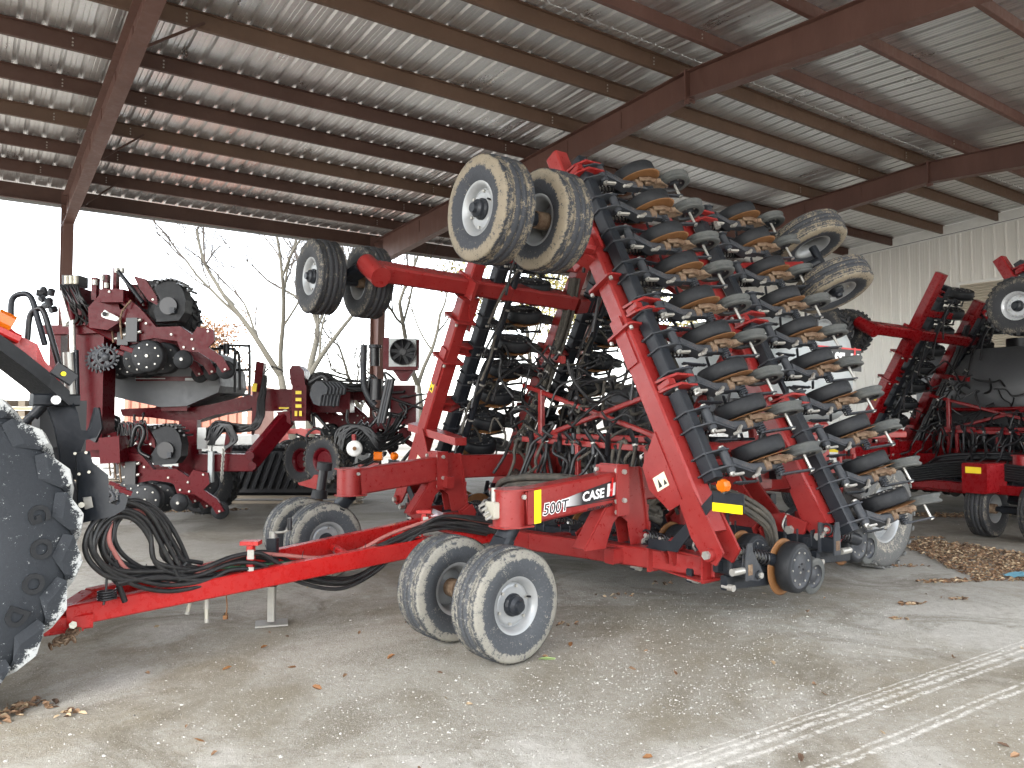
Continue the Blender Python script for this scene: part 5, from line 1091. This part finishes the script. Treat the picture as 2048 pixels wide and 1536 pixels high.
# tank
b = MB(); pr = [(215, 768), (222, 758), (300, 700), (395, 698), (418, 708), (438, 742), (440, 772), (436, 785), (372, 812), (320, 814), (232, 795), (218, 785)]
ppl(b, pr, 12.05, 1.2, 'mgrey'); tko = PB('tank', b)
b = MB(); pbx(b, 272, 753, 414, 762, 12.04, .008, 'dred'); pbx(b, 370, 756, 413, 761, 12.03, .006, 'lgrey'); pbx(b, 270, 756, 330, 758, 12.03, .006, 'lgrey'); b.build('decal_band', tko, world=True) if False else PB('decal_band', b)
b = MB()
ppl(b, [(240, 818), (310, 815), (318, 808), (375, 808), (382, 815), (425, 808), (500, 790), (520, 800), (500, 818), (430, 830), (380, 845), (300, 835), (245, 832)], 12.3, .5, 'dred'); pbx(b, 322, 803, 374, 822, 12.1, .1, 'dred')
pbx(b, 358, 840, 392, 965, 12.0, .16, 'dred'); pbx(b, 382, 890, 396, 980, 11.9, .12, 'dred'); pbx(b, 300, 888, 396, 902, 12.2, .15, 'dred'); pbx(b, 100, 655, 118, 830, 12.4, .2, 'dred')
PB('main_frame', b)
b = MB()
for pts in ([(440, 765), (440, 700), (446, 692), (492, 692), (499, 700), (499, 790)], [(422, 765), (422, 705), (428, 698), (464, 698), (470, 706), (470, 785)], [(470, 760), (470, 712), (478, 710), (480, 780)]): ptu(b, pts, 12.4, .022, 'ink')
for v in (740, 790): ptu(b, [(440, v), (499, v)], 12.4, .02, 'ink')
PB('platform_rail', b)
b = MB(); b.cyl(at(453, 688, 12.4), at(453, 708, 12.4), .05, 'ink'); PB('work_lamp', b)
wheel(PL, 'wheel', .62, .4, .3, 't_dark', loc=at(318, 640, 12.2)-PL.location, rot=(0, 0, 0), ribs=0, lug=22, rmat='gsteel')
wheel(PL, 'wheel', .55, .4, .3, 't_dark', loc=(.45, 1.6, .55), rot=(0, 0, 0), ribs=0, lug=22, rmat='gsteel')
# ------------------------------------------------------------------ second planter, right of the ladder
P2 = thing('row_planter', V((-3.9, 12.6, 0)), 0, 'dark red planter with fan cooler and stacked grey weights, behind the muddy drill', 'planter')
def PC(name, b, **k): return b.build(name, P2, world=True, **k)
b = MB()
ppl(b, [(505, 790), (512, 722), (528, 726), (520, 800), (510, 845), (503, 870)], 12.2, .12, 'dred'); pbx(b, 522, 778, 590, 822, 12.3, .5, 'dred'); pbx(b, 584, 770, 612, 842, 12.0, .3, 'dred')
ppl(b, [(578, 740), (584, 731), (598, 731), (608, 742), (610, 770), (582, 770)], 12.0, .35, 'dred'); ppl(b, [(552, 824), (580, 822), (582, 850), (562, 835)], 12.0, .2, 'dred'); pbx(b, 612, 775, 700, 825, 12.6, .35, 'dred'); pbx(b, 690, 770, 830, 800, 12.9, .3, 'dred')
pbx(b, 780, 785, 832, 850, 12.4, .4, 'dred')
PC('main_frame', b)
b = MB(); b.beam(at(572, 838, 12.1), at(500, 925, 11.7), .2, .24, 'dred'); b.beam(at(510, 925, 11.7), at(395, 925, 11.7), .2, .26, 'dred'); b.cyl(at(500, 912, 11.5), at(500, 912, 11.8), .06, 'dred'); b.cyl(at(504, 932, 11.5), at(504, 932, 11.8), .06, 'dred'); b.beam(at(462, 850, 11.9), at(455, 905, 11.9), .1, .1, 'dred')
PC('tongue', b)
b = MB()
for v in (785, 799, 812): b.box(at(597, v, 11.97), (.09, .012, .05), 'ystick'); PC('warning_sticker', b); b = MB()
b.box(at(592, 827, 11.97), (.04, .012, .08), 'ystick'); b.box(at(601, 827, 11.97), (.04, .012, .08), 'ystick'); PC('warning_sticker', b); b = MB(); b.box(at(568, 816, 12.27), (.16, .012, .025), 'ystick'); PC('warning_sticker', b); b = MB(); b.box(at(509, 775, 12.1), (.07, .012, .13), 'ystick', RY(.12)); b.cyl(at(570, 824, 12.28), at(570, 824, 12.3), .04, 'zinc', n=14)
PC('warning_sticker', b)
b = MB(); pbx(b, 416, 903, 424, 965, 11.5, .08, 'lgrey'); PC('tongue_stand', b); b = MB(); pbx(b, 395, 855, 411, 898, 11.8, .1, 'white'); PC('manual_tube', b)
b = MB()
for k in range(14):
    c = at(447-k*.3, 900+k*4.6, 11.5); T = RZ(pi/2*(k % 2)); b.tube([c+T @ V((.02*cos(q), 0, .035*sin(q))) for q in (2*pi*i/8 for i in range(9))], .008, 'zinc', n=5, sub=1)
PC('safety_chain', b)
b = MB()
for k in range(6): q = k*.045; b.plate([at(u, v, 11.7)+V((-.16+q, q*.8, 0)) for u, v in ((655, 762), (668, 764), (678, 775), (676, 788), (666, 790), (664, 800), (662, 812), (650, 808), (642, 790), (646, 772))], .03, 'gsteel', (1, 1, 0))
PC('suitcase_weight', b)
b = MB()
for k in range(16):
    u = 530+rnd(-3, 3); ptu(b, [(u, 760+rnd(-10, 10), 12.1), (u-8+rnd(-6, 6), 800, 12.0), (u-12+rnd(-6, 6), 840, 11.9), (u-30+rnd(-20, 6), 856+rnd(-6, 6), 11.9), (430+rnd(-6, 20), 850+rnd(-8, 14), 11.9), (415+rnd(-6, 10), 880, 11.8)], 12, .02, 'hosek', 5)
for k in range(12): ptu(b, [(420+rnd(-4, 8), 890), (432+rnd(-8, 10), 860+rnd(-8, 8)), (455+rnd(-10, 10), 850), (468+rnd(-6, 6), 880), (450, 898+rnd(-6, 6))], 11.8, .02, 'hosek', 5)
for k in range(14): ptu(b, [(680+rnd(-10, 10), 935, 11.8), (676+rnd(-8, 10), 895, 11.8), (690+rnd(-10, 10), 862+rnd(-8, 8), 11.8), (725+rnd(-10, 10), 855, 11.8), (760, 880+rnd(-10, 20), 11.8), (800+rnd(-20, 10), 850+rnd(-30, 30), 12)], 11.8, .022, 'hosek', 5)
for k in range(12): ptu(b, [(612, 790+rnd(-8, 8), 12.2), (640+rnd(-10, 10), 752+rnd(-6, 12), 12.2), (700+rnd(-20, 20), 772+rnd(-12, 12), 12.3), (760+rnd(-20, 20), 770+rnd(-12, 12), 12.4)], 12.2, .018, 'hosek', 5)
for k in range(26): u, v = rnd(600, 840), rnd(760, 900); ptu(b, [(u, v), (u+rnd(-30, 30), v+rnd(-30, 40)), (u+rnd(-50, 50), v+rnd(-10, 60)), (u+rnd(-50, 50), v+rnd(-20, 60))], 12.3, rnd(.015, .03), 'hosek', 5)
for k in range(16): u, v = rnd(205, 330), rnd(815, 900); ptu(b, [(u, v), (u+rnd(-20, 20), v+rnd(-20, 30)), (u+rnd(-40, 40), v+rnd(-10, 30))], 12.2, rnd(.015, .035), 'hosek', 5)
for k in range(5): ptu(b, [(525, 750), (540+rnd(-4, 4), 738-rnd(0, 8)), (570, 745), (590, 775)], 12.1, .006, 'ink', 4)
ptu(b, [(620, 765), (645, 752), (655, 762)], 11.9, .05, 'ink')
PC('hose', b)
b = MB(); pbx(b, 778, 677, 832, 733, 11.6, .22, 'lgrey'); pbx(b, 766, 675, 778, 738, 11.65, .1, 'dred'); pbx(b, 772, 733, 836, 740, 11.6, .25, 'dred'); pbx(b, 832, 678, 838, 736, 11.65, .1, 'dred'); ppl(b, [(785, 740), (828, 740), (812, 762), (800, 762)], 11.7, .2, 'dred'); co = PC('oil_cooler', b)
b = MB(); c = at(806, 704, 11.58); b.lathe([(.19, 0), (.2, -.03), (.185, -.035), (.185, 0), (.001, .0)], 'ink', c=c, n=28)
for k in range(9): t = 2*pi*k/9; b.beam(c+V((.03*cos(t), -.01, .03*sin(t))), c+V((.18*cos(t+.25), -.015, .18*sin(t+.25))), .01, .05, 'rubber', ch=0)
b.cyl(c, c+V((0, -.03, 0)), .05, 'ink'); PC('cooler_fan', b)
b = MB(); b.cyl(at(750, 694, 11.8), at(750, 732, 11.8), .07, 'ink'); b.cyl(at(750, 690, 11.8), at(750, 696, 11.8), .10, 'gsteel'); b.cyl(at(753, 758, 11.7), at(752, 800, 11.7), .09, 'ink'); b.tube([at(728, 690, 11.9), at(727, 760, 11.9), at(735, 790, 11.9), at(750, 810, 11.9)], .05, 'gsteel'); PC('oil_filter', b)
b = MB()
for k in range(3): b.cyl(at(776+k*5, 758, 11.3), at(757+k*5, 846, 11.3), .035, 'ink' if k != 1 else 'gsteel'); 
PC('hydraulic_cylinder', b)
b = MB(); b.lathe([(.001, -.04), (.08, -.04), (.115, -.02), (.12, .0), (.115, .02), (.08, .04), (.001, .04)], 'white', c=at(709, 897, 11.4), n=28); b.cyl(at(709, 897, 11.35), at(709, 897, 11.3), .03, 'rust'); b.beam(at(708, 868, 11.5), at(709, 890, 11.5), .06, .08, 'red'); PC('cable_reel', b)
b = MB(); b.box(at(757, 912, 11.0), (.12, .1, .12), 'amber', ch=.02); PC('marker_lamp', b)
for u, d in ((612, 12.6), (655, 12.0)):
    wheel(P2, 'wheel', .37, .30, .19, 't_dark', loc=at(u, 920, d)-P2.location, rot=(0, 0, -.5), ribs=0, lug=24, rmat='dred', flat=0, hubm=None)
for k, (u, v) in enumerate(((655, 845), (690, 870), (715, 850), (742, 868))):
    o = obj('row_frame', rowm, P2, loc=at(u, v, 13.2)-P2.location); o.scale = (.8, .8, .8)
    obj('closing_wheel', cm, o, loc=(.5, -.16, -.26)); obj('gauge_wheel', gm, o, loc=(.1, -.16, -.22))
b = MB(); ppl(b, [(595, 966), (622, 958), (628, 950), (644, 950), (648, 975), (640, 988), (630, 978), (598, 970)], 10.8, .12, 'red'); b.build('drawbar_clevis', P2, world=True)
b = MB(); b.cyl(at(648, 935, 9.2), at(640, 992, 9.2), .055, 'ink'); b.cyl(at(640, 980, 9.2), at(638, 996, 9.2), .085, 'rubber', r2=.1); b.cyl(at(650, 925, 9.2), at(648, 940, 9.2), .09, 'rubber'); b.cyl(at(638, 994, 9.2), at(637, 1004, 9.2), .05, 'rustd'); tag(PC('drive_shaft', b))
# ------------------------------------------------------------------ rubber tracks on a pallet
b = MB()
for k in range(2): b.box(V((-4.45, 15.5+.35*k, .62)), (2.5, .3, .95), 'ink', ch=.12)
for k in range(15): b.beam(V((-5.6+k*.16, 15.32, .3)), V((-5.35+k*.16, 15.32, 1.0)), .05, .07, 'rubber', ch=.01)
for k in range(26): b.box(V((-5.65+k*.098, 15.4, 1.12)), (.05, .25, .06), 'rubber')
tag(b.build('rubber_track'), 'black lugged rubber track bundle lying on a wooden pallet', 'rubber track')
M['wood'] = paint('weathered_wood', (.3, .25, .19), .8, dust=.4, dcol=(.2, .17, .13), scale=3.)
M['woodl'] = paint('pale_sawn_wood', (.55, .42, .27), .75, dust=.2, scale=3.)
b = MB()
for z_ in (.03, .13): b.box((-4.4, 15.3, z_), (2.9, .12, .05), 'wood')
for k in range(3): b.box((-5.7+k*1.3, 15.5, .08), (.12, .9, .07), 'wood')
for y in (15.5, 15.8): b.box((-4.4, y, .13), (2.9, .12, .025), 'wood')
tag(b.build('wooden_pallet'), 'long grey wooden pallet under the black rubber track bundle', 'pallet')
# ------------------------------------------------------------------ yard beyond the shed
M['orange'] = paint('orange_rust_container', (.30, .115, .075), .6, dust=.35, dcol=(.3, .18, .13), scale=.8)
def container(u0, u1, v0, v1, d, label, mat):
    p, q = at(u0, v1, d), at(u1, v0, d); b = MB(); xs = []; x = p.x
    while x < q.x-.3: xs += [(x, 0), (x+.1, 0), (x+.14, .05), (x+.26, .05), (x+.3, 0)]; x += .3
    z1 = q.z; k = len(xs); vs = [(a, d+c_, .12) for a, c_ in xs]+[(a, d+c_, z1) for a, c_ in xs]
    b.add(vs, [(i, i+1, k+i+1, k+i) for i in range(k-1)], mat); b.box(((p.x+q.x)/2, d+1.25, z1-.04), (q.x-p.x, 2.44, .1), mat); b.box(((p.x+q.x)/2, d+.03, .15), (q.x-p.x, .12, .16), mat)
    for x in (p.x, q.x): b.box((x, d+1.2, z1/2), (.14, 2.44, z1), mat)
    tag(b.build('shipping_container'), label, 'container')
container(252, 500, 772, 900, 26., 'faded orange corrugated container beyond the shed, behind the grey planter tank', 'orange')
def wrapped(x, y, w_, h_, label, mat='white'):
    o = thing('wrapped_pallet', (x, y, 0), .1, label, 'wrapped goods', 'white wrapped pallets in the yard'); b = MB()
    for i in range(int(h_/.28)):
        for j in range(int(w_/.5)): b.box((-w_/2+.25+j*.5+rnd(-.02, .02), 0, .26+i*.28), (.48, .9, .26), mat, ch=.03)
    b.build('white_bag', o); b = MB()
    for z_ in (.02, .10): b.box((0, 0, z_), (w_, 1, .03), 'wood')
    b.box((0, 0, .06), (w_, .1, .06), 'wood'); b.build('pallet', o)
p = at(305, 860, 20.); wrapped(p.x, p.y, 2.3, 1.5, 'white wrapped stack below the orange container, left of the planter leg')
p = at(215, 860, 21.); wrapped(p.x, p.y, 1.5, 1.2, 'white wrapped stack furthest left, partly behind the planter mast')
p = at(450, 868, 20.5); wrapped(p.x, p.y, 2.4, 1.3, 'white wrapped stack seen above the rubber track bundle')
def lumber(u, v0, v1, d, w_, label):
    o = thing('lumber_stack', at(u, 900, d)*V((1, 1, 0)), .2, label, 'lumber stack'); b = MB(); zt = at(u, v0, d).z; n = int(zt/.2)
    for i in range(n): b.box((rnd(-.03, .03), 0, .08+i*.2), (w_, 1.1, .05), 'woodl'); [b.box((-w_/2+.15+k*(w_-.3)/2, 0, .18+i*.2), (.12, 1.0, .12), 'wood') for k in range(3)]
    b.build('board', o)
lumber(62, 790, 900, 15.5, .95, 'stack of pale wooden pallets behind the tractor, nearest the left edge')
M['redg'] = paint('faded_pink_red_paint', (.55, .1, .09), .5, dust=.3, scale=1.)
th_ = thing('tillage_tool', at(640, 880, 21.)*V((1, 1, 0)), 0, 'pinkish red implement with disc wheels far off under the planter beam', 'farm implement')
b = MB(); pb = th_.location
for k in range(5): x = -1.1+k*.55; b.beam((x, 0, .35), (x+.5, 0, .40), .1, .1, 'redg'); b.plate([(x, 0, 1.4), (x+.2, 0, 1.35), (x+.3, 0, .9), (x+.1, 0, .7), (x, 0, 1.0)], .08, 'redg')
b.beam((-1.4, .3, .35), (1.5, .3, .35), .3, .14, 'redg'); b.beam((-1.4, .3, 1.3), (1.5, .3, 1.3), .14, .14, 'redg'); b.build('frame', th_)
for k in range(6): wheel(th_, 'wheel', .34, .12, .22, 't_dark', loc=(-1.3+k*.5, -.2, .75), rot=(0, 0, .7), ribs=0, lug=0, rmat='rimb', hubm='ink')
b = MB(); b.beam(V((12, 60, 1.2)), V((70, 60, 1.2)), .6, 2.4, 'lgrey'); b.beam(V((12, 60, 2.5)), V((70, 60, 2.5)), 1.2, .1, 'white'); tag(b.build('low_building'), 'long low pale building far behind the right-hand machines', 'building')
# ------------------------------------------------------------------ trees
M['bark'] = paint('pale_bark', (.075, .068, .052), .85, dust=.4, dcol=(.05, .052, .034), scale=2.)
M['twig'] = paint('brown_twigs', (.042, .035, .03), .85, dust=.2, scale=2.)
M['leafo'] = paint('dry_orange_leaves', (.17, .075, .03), .8, dust=.3, dcol=(.2, .16, .07), scale=.9)
M['leafy'] = paint('yellow_green_leaves', (.26, .22, .07), .8, dust=.3, dcol=(.17, .16, .06), scale=.9)
def tree(base, H, lean, seed, label, r0=.28, leaf=None, spread=.5, first=.28, maxd=6, nleaf=0, name='bare_tree'):
    R_ = random.Random(seed); o = thing(name, base, 0, label, 'tree'); tk, tw, lf = MB(), MB(), MB(); tips = []
    def grow(p, d, L, r, k):
        n = 4; pts = [p]; q = p.copy(); dd = d.copy()
        for i in range(n):
            dd = (dd+V((R_.uniform(-1, 1), R_.uniform(-1, 1), R_.uniform(-.4, .9)))*(.10+.035*k)).normalized(); q = q+dd*L/n; pts.append(q.copy())
        (tk if k < 2 else tw).tube(pts, r, 'bark' if k < 3 else 'twig', n=8 if k < 2 else (5 if k < 4 else 3), sub=2 if k < 3 else 1, taper=r*.62)
        if k >= maxd: tips.append(pts[-1]); return
        m_ = 2 if k == 0 else R_.choice((3, 3, 4) if k < 4 else (3, 4, 4))
        for j in range(m_):
            a = R_.uniform(0, 6.28); sp_ = spread*R_.uniform(.55, 1.35); ax = dd.orthogonal(); ax.rotate(Matrix.Rotation(a, 3, dd)); nd_ = (dd+ax*sp_).normalized()
            t = R_.choice((1, 2, 3, 4)) if k and j else 4
            grow(pts[t], nd_, L*R_.uniform(.62, .86) if k else L*R_.uniform(1.0, 1.25), r*(.62 if j == 0 else .5), k+1)
            if k >= 3: tips.append(pts[t])
    grow(V((0, 0, 0)), V(lean).normalized(), H*first, r0, 0)
    tk.build('trunk', o); tw.build('branches', o)
    if nleaf:
        for i in range(nleaf):
            c = R_.choice(tips)+V((R_.gauss(0, .25), R_.gauss(0, .25), R_.gauss(0, .25))); s_ = R_.uniform(.05, .11); a = V((R_.uniform(-1, 1), R_.uniform(-1, 1), R_.uniform(-1, 1))).normalized(); bb = a.orthogonal().normalized()
            lf.add([c-a*s_, c+bb*s_*.6, c+a*s_, c-bb*s_*.6], [(0, 1, 2, 3)], leaf)
        lf.build('crown', o)
    return o
def gp(u, d): q = at(u, 800, d); q.z = 0; return q
tree(gp(622, 33), 12.5, (.0, 0, 1), 11, 'tall bare pale-barked tree in the open bay, left of the middle column', .25, spread=.42, first=.27, maxd=7)
tree(gp(598, 31), 11.5, (-.35, 0, 1), 5, 'leaning bare pale trunk forking leftwards beside the tall bare tree', .22, spread=.40, first=.30, maxd=7)
tree(gp(850, 30), 10.5, (-.05, 0, 1), 21, 'bare grey tree right of the middle column, seen above the far wing', .18, spread=.5)
tree(gp(720, 38), 8.5, (.1, 0, 1), 31, 'low bare spreading tree right behind the middle column', .2, spread=.62, first=.24)
tree(gp(382, 40), 6.6, (0, 0, 1), 41, 'small tree with dry orange leaves beside the folded planter wing', .16, leaf='leafo', spread=.6, nleaf=5200, name='autumn_tree', maxd=5)
tree(gp(1062, 36), 9.5, (0, 0, 1), 51, 'tree with yellow leaves seen through the folded far wing of the drill', .22, leaf='leafy', spread=.55, nleaf=9000, name='autumn_tree', maxd=5)
tree(gp(1290, 40), 10.5, (0, 0, 1), 61, 'yellowish tree glimpsed between the near wing toolbars', .22, leaf='leafy', spread=.55, nleaf=7000, name='autumn_tree', maxd=5)
tree(gp(545, 44), 6.5, (0, 0, 1), 71, 'small bare thicket tree low behind the handrails', .14, spread=.7, first=.2, maxd=5)
# ------------------------------------------------------------------ leaves, pebbles, rag
M['lv'] = paint('dead_brown_leaves', (.19, .105, .055), .85, dust=.4, dcol=(.36, .26, .16), scale=14.); M['lv2'] = paint('pale_tan_leaves', (.38, .28, .17), .85, dust=.3, dcol=(.5, .42, .3), scale=14.); M['lv3'] = paint('dark_wet_leaves', (.09, .05, .03), .8, dust=.2, scale=14.)
def leaf(b, x, y, z_, s_, mat):
    T = Matrix.Rotation(rnd(0, 6.3), 3, 'Z') @ Matrix.Rotation(rnd(-.7, .7), 3, 'X') @ Matrix.Rotation(rnd(-.5, .5), 3, 'Y'); c_ = rnd(.15, .5)*s_
    P = [(-s_, 0, 0), (-.3*s_, -.5*s_, c_), (.55*s_, -.4*s_, c_*.7), (s_, 0, 0), (.5*s_, .45*s_, c_*.8), (-.35*s_, .5*s_, c_)]
    b.add([T @ V(q)+V((x, y, z_)) for q in P]+[T @ V((0, 0, -.1*s_))+V((x, y, z_))], [(6, i, (i+1) % 6) for i in range(6)], mat)
def gpt(u, v): d = CAM_H*FPX/(v-830.); return V(((u-1024)/FPX*d, d, 0))
def inpoly(u, v, P):
    c = False
    for i in range(len(P)):
        (x1, y1), (x2, y2) = P[i], P[i-1]
        if (y1 > v) != (y2 > v) and u < (x2-x1)*(v-y1)/(y2-y1)+x1: c = not c
    return c
PILE = [gpt(*q)[:2] for q in ((1795, 1088), (1840, 1078), (1930, 1088), (2060, 1110), (2200, 1140), (2200, 1170), (2060, 1160), (1960, 1160), (1890, 1135), (1850, 1112))]
xs = [p[0] for p in PILE]; yy = [p[1] for p in PILE]
b = MB(); n = 0
while n < 4600:
    x, y = rnd(min(xs), max(xs)), rnd(min(yy), max(yy))
    if not inpoly(x, y, PILE): continue
    n += 1; leaf(b, x, y, rnd(.004, .028), rnd(.014, .028), random.choice(('lv', 'lv', 'lv2', 'lv3')))
tag(b.build('leaf_pile'), 'heap of curled dead brown leaves on the ground at the right', 'leaves', kind='stuff')
b = MB()
def drift(c, r1, r2, ang, n, s0=.016, s1=.034, zh=.02):
    for i in range(n):
        q = rnd(0, 6.283); r = rnd(0, 1)**.7; x, y = r*r1*cos(q), r*r2*sin(q); leaf(b, c.x+x*cos(ang)-y*sin(ang), c.y+x*sin(ang)+y*cos(ang), rnd(.004, zh), rnd(s0, s1), random.choice(('lv', 'lv', 'lv2', 'lv3')))
for u, v, r1, r2, a, n in ((1900, 1160, .42, .08, .1, 130), (1815, 1205, .14, .05, .2, 30), (1900, 1195, .16, .05, 0, 14), (1810, 1130, .25, .06, 0, 26), (75, 1405, .16, .1, 0, 45), (10, 1425, .16, .12, 0, 45), (150, 1420, .1, .06, 0, 12), (1790, 1235, .08, .03, 0, 10), (1900, 1030, .9, .35, 0, 420), (1985, 1025, .5, .3, 0, 160), (430, 1020, .6, .18, .2, 240), (520, 968, 1.5, .4, 0, 500), (330, 1022, .8, .2, 0, 160), (1340, 1165, .2, .08, 0, 10), (600, 1140, .3, .15, 0, 12), (1850, 1075, .3, .1, 0, 40), (1240, 1190, .3, .1, 0, 10), (1140, 1245, .15, .05, 0, 8)): drift(gpt(u, v), r1, r2, a, n)
for i in range(110): q = gpt(rnd(-50, 2100), 860+900*rnd(0, 1)**1.6); leaf(b, q.x, q.y, .008, rnd(.014, .034), random.choice(('lv', 'lv', 'lv2', 'lv3')))
for u, v in ((590, 1330), (462, 1332), (785, 1310), (1345, 1340), (1140, 1285), (640, 1370), (410, 1472), (1290, 1505), (535, 1290), (1610, 1220)): q = gpt(u, v); leaf(b, q.x, q.y, .01, .035, 'rust')
tag(b.build('leaf_litter'), 'single dead leaves and small drifts scattered over the ground', 'leaves', kind='stuff')
M['peb'] = paint('pale_gravel', (.42, .41, .385), .9, dust=.5, dcol=(.25, .23, .19), scale=30.); M['peb2'] = paint('dark_gravel', (.17, .16, .145), .9, dust=.3, scale=30.)
b = MB(); ICO = [(0, 0, -1), (.72, -.53, -.45), (-.28, -.85, -.45), (-.89, 0, -.45), (-.28, .85, -.45), (.72, .53, -.45), (.28, -.85, .45), (-.72, -.53, .45), (-.72, .53, .45), (.28, .85, .45), (.89, 0, .45), (0, 0, 1)]
IF = [(0, 1, 2), (1, 0, 5), (0, 2, 3), (0, 3, 4), (0, 4, 5), (1, 5, 10), (2, 1, 6), (3, 2, 7), (4, 3, 8), (5, 4, 9), (1, 10, 6), (2, 6, 7), (3, 7, 8), (4, 8, 9), (5, 9, 10), (6, 10, 11), (7, 6, 11), (8, 7, 11), (9, 8, 11), (10, 9, 11)]
for i in range(7000):
    v = 900+800*rnd(0, 1)**.8; u = rnd(-100, 2150)
    if i % 3 == 0: u, v = rnd(1150, 1700)+rnd(-200, 200), rnd(1180, 1420)
    if i % 11 == 0: u, v = random.gauss(900, 200), random.gauss(1420, 60)
    q = gpt(u, v); s_ = rnd(.002, .0055) if rnd(0, 1) > .04 else rnd(.006, .010); sx, sy, sz = rnd(.7, 1.4), rnd(.7, 1.3), rnd(.5, .9)
    b.add([(q.x+s_*x*sx, q.y+s_*y*sy, s_*z_*sz+s_*.2) for x, y, z_ in ICO], IF, 'peb' if rnd(0, 1) > .2 else 'peb2')
tag(b.build('loose_gravel'), 'pale loose gravel and chips strewn over the shed floor', 'gravel', kind='stuff')
b = MB(); c = gpt(2040, 1154); M['blue'] = paint('pale_blue_cloth', (.16, .42, .55), .8, dust=.3, scale=20.)
vs = []; 
for i in range(9):
    for j in range(7): vs.append((c.x+(i-4)*.045+rnd(-.012, .012), c.y+(j-3)*.035+rnd(-.01, .01), .02+.045*abs(sin(i*1.3+j*.8))*(1-abs(i-4)/5)+rnd(0, .012)))
b.add(vs, [(i*7+j, i*7+j+1, i*7+j+8, i*7+j+7) for i in range(8) for j in range(6)], 'blue', True); tag(b.build('cloth'), 'crumpled pale blue rag beside the leaf heap', 'rag')
b = MB(); c = gpt(1092, 1313); M['lgreen'] = plain('green_leaf', (.3, .42, .16), .7)
b.add([(c.x+x, c.y+y, .008+z_) for x, y, z_ in ((-.06, -.01, 0), (-.02, -.03, .006), (.05, -.02, 0), (.07, .01, .004), (.0, .03, .006), (-.05, .02, 0))], [(0, 1, 2, 3, 4, 5)], 'lgreen'); tag(b.build('green_leaf'), 'single fresh green leaf lying beside the nearest front tyre', 'leaf')
